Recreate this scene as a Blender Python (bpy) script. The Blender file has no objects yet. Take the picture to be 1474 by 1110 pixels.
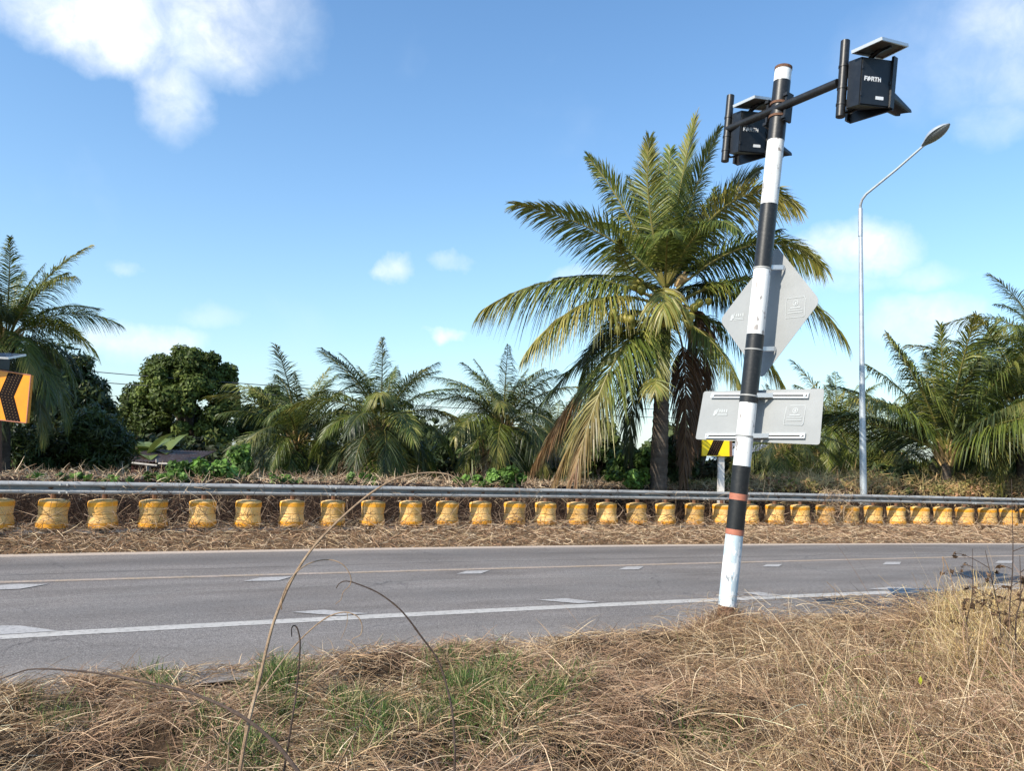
import bpy, math, random
import numpy as np
from mathutils import Vector, Matrix
random.seed(7)
rng = np.random.default_rng(11)
C = bpy.context.scene.collection
S = bpy.context.scene

# ------------------------------------------------------------------ camera
f, cx, cy, rr, pp, EZ = 1100.0, 737.0, 555.0, .03, math.atan(100/1100), 1.7
Fv = np.array([0, math.cos(pp), math.sin(pp)])
R0 = np.array([1., 0, 0]); U0 = np.array([0, -math.sin(pp), math.cos(pp)])
Rv = math.cos(rr)*R0 + math.sin(rr)*U0
Uv = -math.sin(rr)*R0 + math.cos(rr)*U0
cd = bpy.data.cameras.new('camera'); cam = bpy.data.objects.new('camera', cd); C.objects.link(cam)
cd.sensor_width = 36; cd.lens = 36*f/1474; cd.clip_end = 3000; cd.clip_start = .05
m = Matrix(((Rv[0], Uv[0], -Fv[0], 0), (Rv[1], Uv[1], -Fv[1], 0), (Rv[2], Uv[2], -Fv[2], EZ), (0, 0, 0, 1)))
cam.matrix_world = m
S.camera = cam
def ray(x, y): return Fv + Rv*(x-cx)/f - Uv*(y-cy)/f
def at(x, y, Y):
    d = ray(x, y); return d*Y/d[1] + np.array([0, 0, EZ])
def gp(x, y, z=0.):
    d = ray(x, y); return d*(z-EZ)/d[2] + np.array([0, 0, EZ])

# ------------------------------------------------------------------ sky, sun, exposure
S.view_settings.view_transform = 'Standard'; S.view_settings.look = 'None'
S.view_settings.exposure = 0.42; S.view_settings.gamma = 1
S.cycles.max_bounces = 5; S.cycles.diffuse_bounces = 2; S.cycles.glossy_bounces = 2; S.cycles.transmission_bounces = 3; S.cycles.transparent_max_bounces = 4
SUN_EL = math.radians(38); SUN_AZ = math.atan2(-.75, -.66)
W = bpy.data.worlds.new('World'); S.world = W; W.use_nodes = True
nt = W.node_tree; nt.nodes.clear()
def N(t, **k):
    n = nt.nodes.new(t)
    for a, b in k.items(): setattr(n, a, b)
    return n
def lk(a, b): nt.links.new(a, b)
def M_(op, a, b=None, c=None, clamp=False):
    n = N('ShaderNodeMath', operation=op, use_clamp=clamp)
    for i, v in enumerate((a, b, c)):
        if v is None: continue
        if isinstance(v, (int, float)): n.inputs[i].default_value = v
        else: lk(v, n.inputs[i])
    return n.outputs[0]
sky = N('ShaderNodeTexSky', sky_type='NISHITA'); sky.sun_disc = False
sky.sun_elevation = SUN_EL; sky.sun_rotation = SUN_AZ % (2*math.pi)
sky.air_density = 1.25; sky.dust_density = .6; sky.ozone_density = 1.6
hs = N('ShaderNodeHueSaturation'); hs.inputs['Saturation'].default_value = 1.12; hs.inputs['Value'].default_value = 1.5
lk(sky.outputs[0], hs.inputs['Color'])
tint = N('ShaderNodeMix', data_type='RGBA', blend_type='MULTIPLY'); tint.inputs[0].default_value = 1; lk(hs.outputs[0], tint.inputs[6]); tint.inputs[7].default_value = (.86, 1.01, 1.12, 1)
tc = N('ShaderNodeTexCoord'); sx = N('ShaderNodeSeparateXYZ'); lk(tc.outputs['Generated'], sx.inputs[0])
az = M_('ARCTAN2', sx.outputs[0], sx.outputs[1]); el = M_('ARCSINE', sx.outputs[2])
def noise_(scale, det, vec, rough=.6, dist=0.):
    n = N('ShaderNodeTexNoise'); n.inputs['Scale'].default_value = scale; n.inputs['Detail'].default_value = det
    n.inputs['Roughness'].default_value = rough; n.inputs['Distortion'].default_value = dist
    lk(vec, n.inputs['Vector']); return n
wn = noise_(9, 6, tc.outputs['Generated'], .6)
sw = N('ShaderNodeSeparateColor'); lk(wn.outputs['Color'], sw.inputs[0])
wa = M_('ADD', az, M_('MULTIPLY', M_('SUBTRACT', sw.outputs[0], .5), .11))
we = M_('ADD', el, M_('MULTIPLY', M_('SUBTRACT', sw.outputs[1], .5), .07))
clouds = [(150, 38, 112, 54, 1.15), (262, 48, 125, 48, .8), (362, 42, 82, 48, .42), (248, 122, 54, 66, .66), (225, -30, 190, 55, .75),
          (572, 393, 36, 18, .75), (650, 382, 22, 11, .45), (650, 484, 24, 13, .7), (205, 490, 66, 26, .75), (305, 457, 44, 17, .3),
          (1235, 354, 78, 32, .85), (1325, 390, 50, 18, .45), (1322, 456, 78, 34, .8), (1190, 400, 70, 16, .35), (1430, 175, 40, 30, .4), (1460, 40, 110, 80, .55),
          (1330, 70, 90, 70, .25), (850, 392, 46, 14, .55), (187, 376, 18, 10, .3), (1080, 560, 90, 26, .35), (690, 590, 110, 24, .3)]
acc = None
for (px, py, wx, wy, amp) in clouds:
    d = ray(px, py); d = d/np.linalg.norm(d); a0 = math.atan2(d[0], d[1]); e0 = math.asin(d[2])
    dx = M_('DIVIDE', M_('SUBTRACT', wa, a0), 1.25*wx/f); dy = M_('DIVIDE', M_('SUBTRACT', we, e0), 1.25*wy/f)
    r2 = M_('ADD', M_('MULTIPLY', dx, dx), M_('MULTIPLY', dy, dy))
    v = M_('MULTIPLY', M_('SUBTRACT', 1., r2, clamp=True), amp)
    acc = v if acc is None else M_('MAXIMUM', acc, v)
fine = noise_(26, 8, tc.outputs['Generated'], .62, .3)
dens = M_('MULTIPLY', acc, M_('MULTIPLY_ADD', fine.outputs[0], 1.5, .15), clamp=True)
gen = noise_(3.2, 7, tc.outputs['Generated'], .55, .2)      # sparse light clouds all round the sky
gen2 = M_('MULTIPLY', M_('SUBTRACT', gen.outputs[0], .60, clamp=True), 1.1)
dens = M_('MAXIMUM', dens, gen2, clamp=True)
dens = M_('POWER', M_('MINIMUM', dens, 1.), 1.25)
up = M_('MULTIPLY', M_('SUBTRACT', el, -.01), 60, clamp=True)
dens = M_('MULTIPLY', dens, up)
# thin veil towards the horizon, all round
veil = M_('MULTIPLY', M_('POWER', M_('SUBTRACT', 1., M_('ABSOLUTE', sx.outputs[2]), clamp=True), 4.), .45)
mv = N('ShaderNodeMix', data_type='RGBA'); lk(veil, mv.inputs[0]); lk(tint.outputs[2], mv.inputs[6]); mv.inputs[7].default_value = (4.3, 5.9, 8.3, 1)
mx = N('ShaderNodeMix', data_type='RGBA'); lk(dens, mx.inputs[0]); lk(mv.outputs[2], mx.inputs[6]); cs = N('ShaderNodeMix', data_type='RGBA'); cs.inputs[6].default_value = (7.2, 8.2, 9.3, 1); cs.inputs[7].default_value = (9.4, 9.7, 10., 1)
cn = noise_(11, 5, tc.outputs['Generated'], .5); lk(M_('MULTIPLY', M_('SUBTRACT', cn.outputs[0], .36), 4.5, clamp=True), cs.inputs[0]); lk(cs.outputs[2], mx.inputs[7])
bg = N('ShaderNodeBackground'); bg.inputs[1].default_value = .1; lk(mx.outputs[2], bg.inputs[0])
wo = N('ShaderNodeOutputWorld'); lk(bg.outputs[0], wo.inputs[0])
sl = bpy.data.lights.new('sun', 'SUN'); sl.energy = 5.0; sl.angle = math.radians(.5); sl.color = (1, .92, .79)
so = bpy.data.objects.new('sun', sl); C.objects.link(so); so.location = (-20, -20, 30)
ce = math.cos(SUN_EL); so.rotation_euler = Vector((-math.sin(SUN_AZ)*ce, -math.cos(SUN_AZ)*ce, -math.sin(SUN_EL))).to_track_quat('-Z', 'Y').to_euler()

# ------------------------------------------------------------------ materials
def mat(name, base=(.5, .5, .5), rough=.6, metal=0., noise=None, bump=0., bscale=40., attr=False, trans=0., spec=.5, island=0., coord='Object', detail=6, stretch=None):
    """noise: list of (scale, colour, amount lo, hi) layers mixed over the base colour"""
    global nt
    mt = bpy.data.materials.new(name); mt.use_nodes = True; old = nt; nt = mt.node_tree; nt.nodes.clear()
    out = N('ShaderNodeOutputMaterial'); b = N('ShaderNodeBsdfPrincipled')
    b.inputs['Roughness'].default_value = rough; b.inputs['Metallic'].default_value = metal; b.inputs['Specular IOR Level'].default_value = spec
    t = N('ShaderNodeTexCoord'); vec = t.outputs[coord]
    if stretch:
        mp = N('ShaderNodeMapping'); mp.inputs['Scale'].default_value = stretch; lk(vec, mp.inputs[0]); vec = mp.outputs[0]
    if attr:
        at_ = N('ShaderNodeAttribute', attribute_name='col'); col = at_.outputs['Color']
    else:
        rg = N('ShaderNodeRGB'); rg.outputs[0].default_value = (*base, 1); col = rg.outputs[0]
    for (sc, c2, lo, hi) in (noise or []):
        n = noise_(sc, detail, vec, .65)
        mr = N('ShaderNodeMapRange'); mr.inputs[1].default_value = lo; mr.inputs[2].default_value = hi; lk(n.outputs[0], mr.inputs[0])
        x = N('ShaderNodeMix', data_type='RGBA'); lk(mr.outputs[0], x.inputs[0]); lk(col, x.inputs[6]); x.inputs[7].default_value = (*c2, 1); col = x.outputs[2]
    if island:
        oi = N('ShaderNodeObjectInfo'); h = N('ShaderNodeHueSaturation')
        lk(M_('MULTIPLY_ADD', oi.outputs['Random'], island, 1-island/2), h.inputs['Value']); lk(col, h.inputs['Color']); col = h.outputs[0]
    lk(col, b.inputs['Base Color'])
    if bump:
        n = noise_(bscale, 6, vec, .6); bp = N('ShaderNodeBump'); bp.inputs['Strength'].default_value = bump; bp.inputs['Distance'].default_value = .02
        lk(n.outputs[0], bp.inputs['Height']); lk(bp.outputs[0], b.inputs['Normal'])
    if trans:
        tr = N('ShaderNodeBsdfTranslucent'); lk(col, tr.inputs[0]); ms = N('ShaderNodeMixShader'); ms.inputs[0].default_value = trans
        lk(b.outputs[0], ms.inputs[1]); lk(tr.outputs[0], ms.inputs[2]); lk(ms.outputs[0], out.inputs[0])
    else: lk(b.outputs[0], out.inputs[0])
    mt['nodes_done'] = 1
    nt = old; return mt

m_leaf = mat('leaf', attr=True, rough=.42, trans=.22, spec=.45)
m_leaf_matte = mat('leaf_matte', attr=True, rough=.6, trans=.25, spec=.3)
m_straw = mat('straw', attr=True, rough=.75, trans=.15, spec=.15)
m_bark = mat('palm_bark', (.085, .065, .05), .9, noise=[(3, (.16, .13, .10), .45, .7), (14, (.05, .035, .025), .5, .75)], bump=.8, bscale=25, stretch=(1, 1, 3))
m_bark2 = mat('tree_bark', (.14, .10, .07), .9, noise=[(5, (.25, .21, .17), .45, .7)], bump=.8, bscale=20, stretch=(2, 2, .5))
m_stem = mat('dry_stem', (.30, .20, .12), .8, noise=[(30, (.12, .07, .04), .5, .7), (12, (.42, .31, .2), .5, .75)], bump=.4, bscale=90)
m_stem_dark = mat('dark_stem', (.05, .03, .02), .8, noise=[(30, (.11, .07, .045), .5, .75)], bump=.4, bscale=90)
m_ground = mat('dry_soil', rough=1., attr=True, spec=.1, noise=[(60, (.03, .02, .014), .5, .75)], bump=1., bscale=30)
m_galv = mat('galvanised_steel', (.40, .395, .38), .6, .15, noise=[(2.5, (.27, .27, .26), .42, .65), (25, (.22, .18, .14), .62, .8)], bump=.1, bscale=50, stretch=(1, 1, 3))
m_lamp = mat('lamp_steel', (.50, .54, .57), .45, .5, noise=[(6, (.38, .42, .45), .45, .7)])
m_roller = mat('faded_yellow_rubber', (.80, .50, .19), .8, spec=.2, noise=[(4, (.74, .38, .08), .45, .65), (7, (.46, .29, .16), .58, .78), (40, (.25, .14, .07), .62, .8)], bump=.25, bscale=40, island=.45)
m_band = mat('orange_reflective_band', (.84, .36, .02), .55, noise=[(12, (.55, .22, .03), .5, .75), (50, (.25, .13, .06), .62, .8)], island=.25)
m_cap = mat('roller_cap', (.74, .52, .24), .6, noise=[(20, (.35, .22, .12), .5, .75)])
m_dark = mat('dark_rubber', (.03, .025, .02), .7)
m_black = mat('black_paint', (.010, .010, .010), .42, noise=[(30, (.03, .028, .026), .5, .75)], bump=.05)
m_blackbox = mat('black_powder_coat', (.008, .009, .011), .42, noise=[(7, (.018, .02, .022), .5, .75), (60, (.07, .065, .06), .66, .8)], bump=.04)
m_tape = mat('brown_tape', (.42, .15, .09), .6, noise=[(40, (.3, .11, .07), .5, .7)])
m_white = mat('chipped_white_paint', (.80, .80, .78), .45, noise=[(7, (.62, .63, .62), .52, .75), (11, (.33, .30, .28), .60, .63), (50, (.45, .42, .4), .64, .72)], bump=.15, bscale=20, stretch=(1, 1, .6))
m_whitelow = mat('peeling_white_paint', (.78, .79, .78), .5, noise=[(4.5, (.46, .55, .60), .45, .47), (8, (.80, .81, .8), .56, .58), (12, (.24, .26, .28), .60, .62)], bump=.3, bscale=14, stretch=(1.3, 1.3, .45))
m_rust = mat('rust', (.16, .075, .04), .85, noise=[(30, (.07, .035, .025), .45, .7)], bump=.5)
m_alu = mat('sign_back_aluminium', (.29, .30, .30), .6, .1, noise=[(3, (.33, .34, .34), .4, .7), (18, (.25, .26, .26), .58, .8)])
m_bracket = mat('bright_bracket', (.68, .69, .69), .4, .5, noise=[(60, (.4, .38, .36), .6, .8)])
m_print = mat('faint_print', (.42, .44, .44), .5)
m_whiteprint = mat('white_print', (.85, .85, .85), .5)
m_orange = mat('orange_sheeting', (.85, .30, .005), .35, noise=[(4, (.78, .26, .01), .4, .7)])
m_yellow = mat('yellow_sheeting', (.85, .62, .005), .35, noise=[(4, (.75, .52, .01), .4, .7)])
m_blacksheet = mat('black_sheeting', (.012, .008, .008), .9, spec=.1)
m_panelglass = mat('solar_cells', (.015, .02, .05), .12)
m_panelback = mat('panel_underside', (.14, .13, .11), .6, noise=[(20, (.07, .06, .05), .5, .75)])
m_lens = mat('lamp_lens', (.30, .32, .31), .15, noise=[(40, (.14, .15, .15), .45, .65)])
m_concrete = mat('painted_concrete', (.62, .60, .57), .8, noise=[(8, (.36, .33, .30), .5, .7), (40, (.2, .17, .14), .6, .75)], bump=.4)
m_wire = mat('cable', (.09, .09, .09), .6)
m_coco = mat('coconut_husk', (.34, .28, .05), .5, noise=[(6, (.16, .19, .04), .45, .65)], island=.5)
m_spathe = mat('spathe', (.55, .36, .16), .7, noise=[(12, (.3, .2, .1), .5, .7)])
m_roof = mat('old_tin_roof', (.16, .11, .09), .7, .2, noise=[(4, (.3, .27, .25), .5, .75), (12, (.14, .05, .03), .5, .7)])
m_shedwall = mat('maroon_boards', (.10, .025, .02), .8, noise=[(8, (.05, .02, .018), .45, .7)], island=.4)
m_beam = mat('grey_timber', (.40, .37, .33), .8, noise=[(9, (.22, .2, .18), .5, .7)])
m_house = mat('pale_blue_boards', (.42, .53, .60), .7, noise=[(4, (.33, .42, .48), .45, .7)], island=.2)
m_houseroof = mat('house_roof', (.30, .31, .33), .6, noise=[(5, (.2, .2, .21), .5, .7)])
m_hole = mat('dark_window', (.02, .025, .03), .15)

def road_material():
    global nt
    mt = bpy.data.materials.new('asphalt'); mt.use_nodes = True; old = nt; nt = mt.node_tree; nt.nodes.clear()
    out = N('ShaderNodeOutputMaterial'); b = N('ShaderNodeBsdfPrincipled'); b.inputs['Roughness'].default_value = .85; b.inputs['Specular IOR Level'].default_value = .3
    t = N('ShaderNodeTexCoord'); uv = N('ShaderNodeSeparateXYZ'); lk(t.outputs['UV'], uv.inputs[0])
    def ramp(fac, stops):
        r = N('ShaderNodeValToRGB'); e = r.color_ramp.elements
        e[0].position, e[0].color = stops[0][0], (*stops[0][1], 1); e[1].position, e[1].color = stops[-1][0], (*stops[-1][1], 1)
        for p, c in stops[1:-1]:
            q = e.new(p); q.color = (*c, 1)
        lk(fac, r.inputs[0]); return r.outputs[0]
    def mixc(fac, a, c, mode='MIX'):
        x = N('ShaderNodeMix', data_type='RGBA', blend_type=mode)
        if isinstance(fac, float): x.inputs[0].default_value = fac
        else: lk(fac, x.inputs[0])
        lk(a, x.inputs[6])
        if isinstance(c, tuple): x.inputs[7].default_value = (*c, 1)
        else: lk(c, x.inputs[7])
        return x.outputs[2]
    mp = N('ShaderNodeMapping'); mp.inputs['Scale'].default_value = (.35, 9, 1); lk(t.outputs['UV'], mp.inputs[0])
    streak = noise_(1.6, 5, mp.outputs[0], .6); big = noise_(.5, 4, t.outputs['Object'], .6); sp = noise_(75, 3, t.outputs['Object'], .8); sp2 = noise_(22, 5, t.outputs['Object'], .7)
    base = ramp(streak.outputs[0], [(.3, (.14, .122, .109)), (.5, (.185, .163, .147)), (.7, (.24, .214, .195))])
    base = mixc(ramp(big.outputs[0], [(.4, (0,)*3), (.65, (.5,)*3)]), base, (.19, .178, .168))
    base = mixc(1., base, ramp(sp.outputs[0], [(.34, (.30,)*3), (.5, (1.,)*3), (.68, (1.9,)*3)]), 'MULTIPLY')
    base = mixc(1., base, ramp(sp2.outputs[0], [(.28, (.60,)*3), (.5, (1.,)*3), (.72, (1.32,)*3)]), 'MULTIPLY')
    # two dark wheel tracks and a seam along the far side, wobbling
    v = M_('ADD', uv.outputs[1], M_('MULTIPLY', M_('SUBTRACT', streak.outputs[0], .5), .012))
    def line(c, w): return M_('SUBTRACT', 1., M_('DIVIDE', M_('ABSOLUTE', M_('SUBTRACT', v, c)), w), clamp=True)
    base = mixc(M_('MULTIPLY', line(.86, .09), .42), base, (.075, .07, .068))
    base = mixc(M_('MULTIPLY', line(.40, .07), .25), base, (.10, .095, .092))
    base = mixc(M_('MULTIPLY', line(.745, .004), .75), base, (.03, .028, .027))
    base = mixc(M_('MULTIPLY', line(.52, .005), M_('MULTIPLY', sp2.outputs[0], .8)), base, (.27, .26, .24))
    # cracks
    vo = N('ShaderNodeTexVoronoi', feature='DISTANCE_TO_EDGE'); vo.inputs['Scale'].default_value = .55
    nn = noise_(2, 6, t.outputs['Object'], .7); mm = N('ShaderNodeMix', data_type='RGBA'); mm.inputs[0].default_value = .35
    lk(t.outputs['Object'], mm.inputs[6]); lk(nn.outputs['Color'], mm.inputs[7]); lk(mm.outputs[2], vo.inputs['Vector'])
    ck = M_('MULTIPLY', M_('SUBTRACT', 1., M_('MULTIPLY', vo.outputs['Distance'], 150.), clamp=True), M_('MULTIPLY', M_('SUBTRACT', big.outputs[0], .47, clamp=True), 7., clamp=True))
    base = mixc(M_('MULTIPLY', ck, .7), base, (.035, .03, .03))
    # blown sand along both edges
    ed = M_('MULTIPLY', M_('SUBTRACT', M_('ADD', uv.outputs[1], M_('MULTIPLY', M_('SUBTRACT', sp2.outputs[0], .5), .025)), .957), 60., clamp=True)
    base = mixc(ed, base, (.46, .38, .31))
    en = M_('MULTIPLY', M_('SUBTRACT', .17, M_('ADD', uv.outputs[1], M_('MULTIPLY', M_('SUBTRACT', sp2.outputs[0], .5), .12))), 7., clamp=True)
    base = mixc(M_('MULTIPLY', en, .45), base, (.28, .24, .20))
    lk(base, b.inputs['Base Color'])
    bp = N('ShaderNodeBump'); bp.inputs['Strength'].default_value = .6; bp.inputs['Distance'].default_value = .01; lk(sp.outputs[0], bp.inputs['Height']); lk(bp.outputs[0], b.inputs['Normal'])
    lk(b.outputs[0], out.inputs[0]); nt = old; return mt
m_road = road_material()
m_line = mat('worn_white_line', (.47, .44, .40), .7, noise=[(3, (.40, .375, .34), .4, .7), (18, (.23, .21, .19), .52, .66), (120, (.3, .28, .26), .55, .7)])
m_oline = mat('worn_orange_line', (.38, .28, .18), .75, noise=[(2, (.46, .36, .30), .4, .7), (25, (.19, .17, .16), .48, .62), (120, (.2, .18, .17), .5, .66)])
m_tooth = mat('worn_tooth_marking', (.42, .40, .38), .75, noise=[(4, (.36, .34, .32), .4, .7), (28, (.20, .19, .18), .5, .66), (120, (.22, .2, .19), .52, .68)])

# ------------------------------------------------------------------ mesh building
class MB:
    def __init__(s): s.sm = False; s.V = []; s.F = {3: [], 4: []}; s.big = []; s.n = 0; s.c = []; s.hascol = False
    def add(s, V, F, col=None):
        V = np.asarray(V, float).reshape(-1, 3); s.V.append(V)
        if isinstance(F, np.ndarray): s.F[F.shape[1]].append(F + s.n)
        else:
            for q in F:
                if len(q) in (3, 4): s.F[len(q)].append(np.array([q]) + s.n)
                else: s.big.append([i+s.n for i in q])
        if col is None: col = np.ones((len(V), 3))*.5
        else: s.hascol = True
        col = np.broadcast_to(np.asarray(col, float), (len(V), 3)); s.c.append(col)
        s.n += len(V); return s
    def mesh(s, name, mt, org=(0, 0, 0), smooth=False):
        smooth = smooth or s.sm
        me = bpy.data.meshes.new(name)
        V = np.concatenate(s.V) - np.asarray(org, float)
        lo = []; tot = []
        for k in (3, 4):
            if s.F[k]:
                A = np.concatenate(s.F[k]); lo.append(A.ravel()); tot.append(np.full(len(A), k))
        for q in s.big: lo.append(np.array(q)); tot.append(np.array([len(q)]))
        lo = np.concatenate(lo).astype(np.int32); tot = np.concatenate(tot).astype(np.int32)
        me.vertices.add(len(V)); me.vertices.foreach_set('co', V.ravel().astype(np.float32))
        me.loops.add(len(lo)); me.loops.foreach_set('vertex_index', lo)
        me.polygons.add(len(tot)); st = np.zeros(len(tot), np.int32); st[1:] = np.cumsum(tot)[:-1]
        me.polygons.foreach_set('loop_start', st); me.polygons.foreach_set('loop_total', tot)
        me.polygons.foreach_set('use_smooth', np.full(len(tot), bool(smooth)))
        me.update(calc_edges=True); me.validate(verbose=False)
        if smooth and len(V) < 60000: me.set_sharp_from_angle(angle=math.radians(38))
        if s.hascol:
            a = me.color_attributes.new('col', 'FLOAT_COLOR', 'POINT'); cc = np.concatenate(s.c)
            a.data.foreach_set('color', np.concatenate([cc, np.ones((len(cc), 1))], 1).ravel().astype(np.float32))
        me.materials.append(mt); return me
ORG = {}
def obj(name, mb, mt, parent=None, loc=None, smooth=False):
    po = np.array(ORG[parent.name]) if parent else np.zeros(3)
    lw = po if loc is None else np.asarray(loc, float)
    me = mb.mesh(name, mt, lw, smooth); o = bpy.data.objects.new(name, me); C.objects.link(o)
    if parent: o.parent = parent
    o.location = lw - po; ORG[o.name] = tuple(lw); return o
def empty(name, loc):
    o = bpy.data.objects.new(name, None); C.objects.link(o); o.location = loc; o.empty_display_size = .2; ORG[o.name] = tuple(loc); return o
def tag(o, label=None, cat=None, group=None, kind=None):
    if label: o['label'] = label
    if cat: o['category'] = cat
    if group: o['group'] = group
    if kind: o['kind'] = kind
    return o
def struct(o, label=None): o['kind'] = 'structure'; return tag(o, label)
def unit(v): v = np.asarray(v, float); return v/max(np.linalg.norm(v), 1e-9)
def box(mb, c, ax, ay, az_, hx, hy, hz, col=None):
    c = np.asarray(c, float); V = [c+sx_*hx*np.asarray(ax)+sy*hy*np.asarray(ay)+sz*hz*np.asarray(az_) for sx_ in (-1, 1) for sy in (-1, 1) for sz in (-1, 1)]
    return mb.add(V, [(0, 1, 3, 2), (4, 6, 7, 5), (0, 4, 5, 1), (2, 3, 7, 6), (0, 2, 6, 4), (1, 5, 7, 3)], col)
EX, EY, EZv = np.eye(3)
def tube(mb, pts, rad, n=8, col=None, cap=True):
    mb.sm = mb.sm or n > 6
    pts = np.asarray(pts, float); K = len(pts); rad = np.broadcast_to(rad, (K,))
    T = np.gradient(pts, axis=0); T /= np.linalg.norm(T, axis=1)[:, None]+1e-12
    ref = np.array([0, 0, 1.]) if abs(T[0][2]) < .9 else np.array([1., 0, 0])
    V = []; a = np.arange(n)*2*math.pi/n
    s = unit(np.cross(T[0], ref))
    for i in range(K):
        s = unit(s - T[i]*np.dot(s, T[i])); u = np.cross(s, T[i])
        V.append(pts[i] + rad[i]*(np.cos(a)[:, None]*s + np.sin(a)[:, None]*u))
    V = np.concatenate(V); i = np.arange(K-1)[:, None]*n; j = np.arange(n)[None]
    F = np.stack([i+j, i+(j+1) % n, i+n+(j+1) % n, i+n+j], -1).reshape(-1, 4)
    mb.add(V, F, col); b0 = mb.n - len(V)
    if cap: mb.big.append([b0+k for k in range(n)][::-1]); mb.big.append([b0+(K-1)*n+k for k in range(n)])
    return mb
def lathe(mb, prof, n=20, c=(0, 0, 0), cap=True):
    V = [(c[0]+r*math.cos(2*math.pi*k/n), c[1]+r*math.sin(2*math.pi*k/n), c[2]+z) for z, r in prof for k in range(n)]
    K = len(prof); i = np.arange(K-1)[:, None]*n; j = np.arange(n)[None]
    mb.add(V, np.stack([i+j, i+(j+1) % n, i+n+(j+1) % n, i+n+j], -1).reshape(-1, 4)); b0 = mb.n-len(V)
    if cap: mb.big.append([b0+k for k in range(n)][::-1]); mb.big.append([b0+(K-1)*n+k for k in range(n)])
    return mb
def prism(mb, P, ext):
    """polygon P (list of 3d points) extruded by vector ext"""
    P = np.asarray(P, float); n = len(P); V = np.concatenate([P, P+np.asarray(ext)])
    Fs = [tuple(range(n))[::-1], tuple(range(n, 2*n))] + [(k, (k+1) % n, n+(k+1) % n, n+k) for k in range(n)]
    return mb.add(V, Fs)
def ribbons(mb, P, wid, side, col):
    """P (N,K,3), wid (N,K), side (N,3), col (N,3)"""
    Nn, K, _ = P.shape; s = side[:, None, :]*wid[:, :, None]/2
    V = np.stack([P-s, P+s], 2).reshape(-1, 3)
    b = (np.arange(Nn)*2*K)[:, None] + (np.arange(K-1)*2)[None]
    F = np.stack([b, b+1, b+3, b+2], -1).reshape(-1, 4)
    mb.add(V, F, np.repeat(col, 2*K, axis=0)); return mb
def vn(x, y, s=1., ph=0.):
    x = x/s; y = y/s
    return (np.sin(1.7*x+2.3*y+ph)+np.sin(-2.9*x+1.3*y+1.3+ph*2)+np.sin(4.1*x+3.7*y+.7*ph)*.7+np.sin(6.3*x-5.1*y+2.1+ph)*.5)/3.2
def ss(t): t = np.clip(t, 0, 1); return t*t*(3-2*t)
def pal(colors, n, jit=.15):
    c = np.array(colors)[rng.integers(len(colors), size=n)]
    return np.clip(c*(1+rng.normal(size=(n, 1))*jit), .003, 1)
def hvec(n):
    a = rng.uniform(0, 2*math.pi, n); return np.stack([np.cos(a), np.sin(a), np.zeros(n)], 1)
def svec(n): v = rng.normal(size=(n, 3)); return v/np.linalg.norm(v, axis=1)[:, None]

# ------------------------------------------------------------------ road geometry
def poly(c, X, lo=-10., hi=17.):
    X = np.asarray(X, float); Xc = np.clip(X, lo, hi)
    return np.polyval(c, Xc) + np.polyval(np.polyder(c), Xc)*(X-Xc)
Yn = lambda X: poly([-.0114, .491, 7.4986], X)-.18-.38*ss((np.asarray(X, float)+.5)/3)*(1-.8*ss((np.asarray(X, float)-5)/1.6))
Yw = lambda X: poly([-.0043, .3963, 8.5815], X)
Yo = lambda X: poly([-.0012, .3817, 11.6672], X)
Yf = lambda X: poly([-.0046, .3546, 14.3546], X)
Yb = lambda X: poly([-3.752e-5, -.0054187, .439846, 15.8966], X)
def zb(X): return .235-.0052*np.clip(X, -12, 20)
def gz(X, Y):
    X = np.asarray(X, float); Y = np.asarray(Y, float)
    u = Y-Yf(X); v = Y-Yb(X); w = Yn(X)-Y; B = zb(X)
    t = np.clip(u/np.maximum(Yb(X)-Yf(X), .3), 0, 1)
    z = -.05 + ss(t*1.15)*(B+.03)
    z = z - .10*ss(v/.3+.3)*(1-ss((v-.7)/.5)) + ss((v-.7)/1.5)*(.72+.12*ss((X-4)/5)) - ss((v-4.5)/4)*(.72+.12*ss((X-4)/5)+B-.30)
    z = z + ss(v/1.5)*.06*vn(X, Y, .8)
    z = z + ss(w/.5)*.08 + (.07*ss((X-1)/2.5)+.2*ss((X-5.0)/1.6))*ss(w/1.4) + ss(w/.6)*(.06*vn(X, Y, .30)+.09*vn(X, Y, .75, 2.))
    z = z + .17*np.exp(-((X-2.07)**2+(Y-7.5)**2)/.16)*ss(w/.5) - .26*hollow(X, Y)*ss(w/.6) + .14*ss((X/np.maximum(Y, 1)-.28)/.3)*ss(w/2)*ss((Y-1.5)/1.5)
    return z
HOL = [(gp(x, y, .1)[:2], r_) for x, y, r_ in ((1280, 950, .42), (1065, 1040, .26), (1215, 1010, .24), (225, 1050, .16), (150, 1100, .2), (1440, 980, .25), (870, 1075, .22), (330, 965, .15), (1350, 1060, .2), (560, 960, .14), (640, 1085, .18), (40, 1080, .2))]
def hollow(X, Y): return sum(np.exp(-((X-h[0])**2+(Y-h[1])**2)/(2*r_*r_)) for h, r_ in HOL)
def strip(xs, f0, f1, z, nv=1):
    mb = MB(); xs = np.asarray(xs); K = nv+1
    V = [(x, y0+(y1-y0)*k/nv, z) for x, y0, y1 in zip(xs, f0(xs), f1(xs)) for k in range(K)]
    F = [(i*K+k, (i+1)*K+k, (i+1)*K+k+1, i*K+k+1) for i in range(len(xs)-1) for k in range(nv)]
    return mb.add(V, np.array(F))
gx = np.concatenate([np.linspace(-900, -20, 24), np.linspace(-19.5, 26, 200), np.linspace(27, 900, 24)])
gy = np.concatenate([np.linspace(-200, 0, 8), np.linspace(.2, 32, 230), np.linspace(33, 60, 14), np.linspace(70, 1500, 20)])
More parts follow.
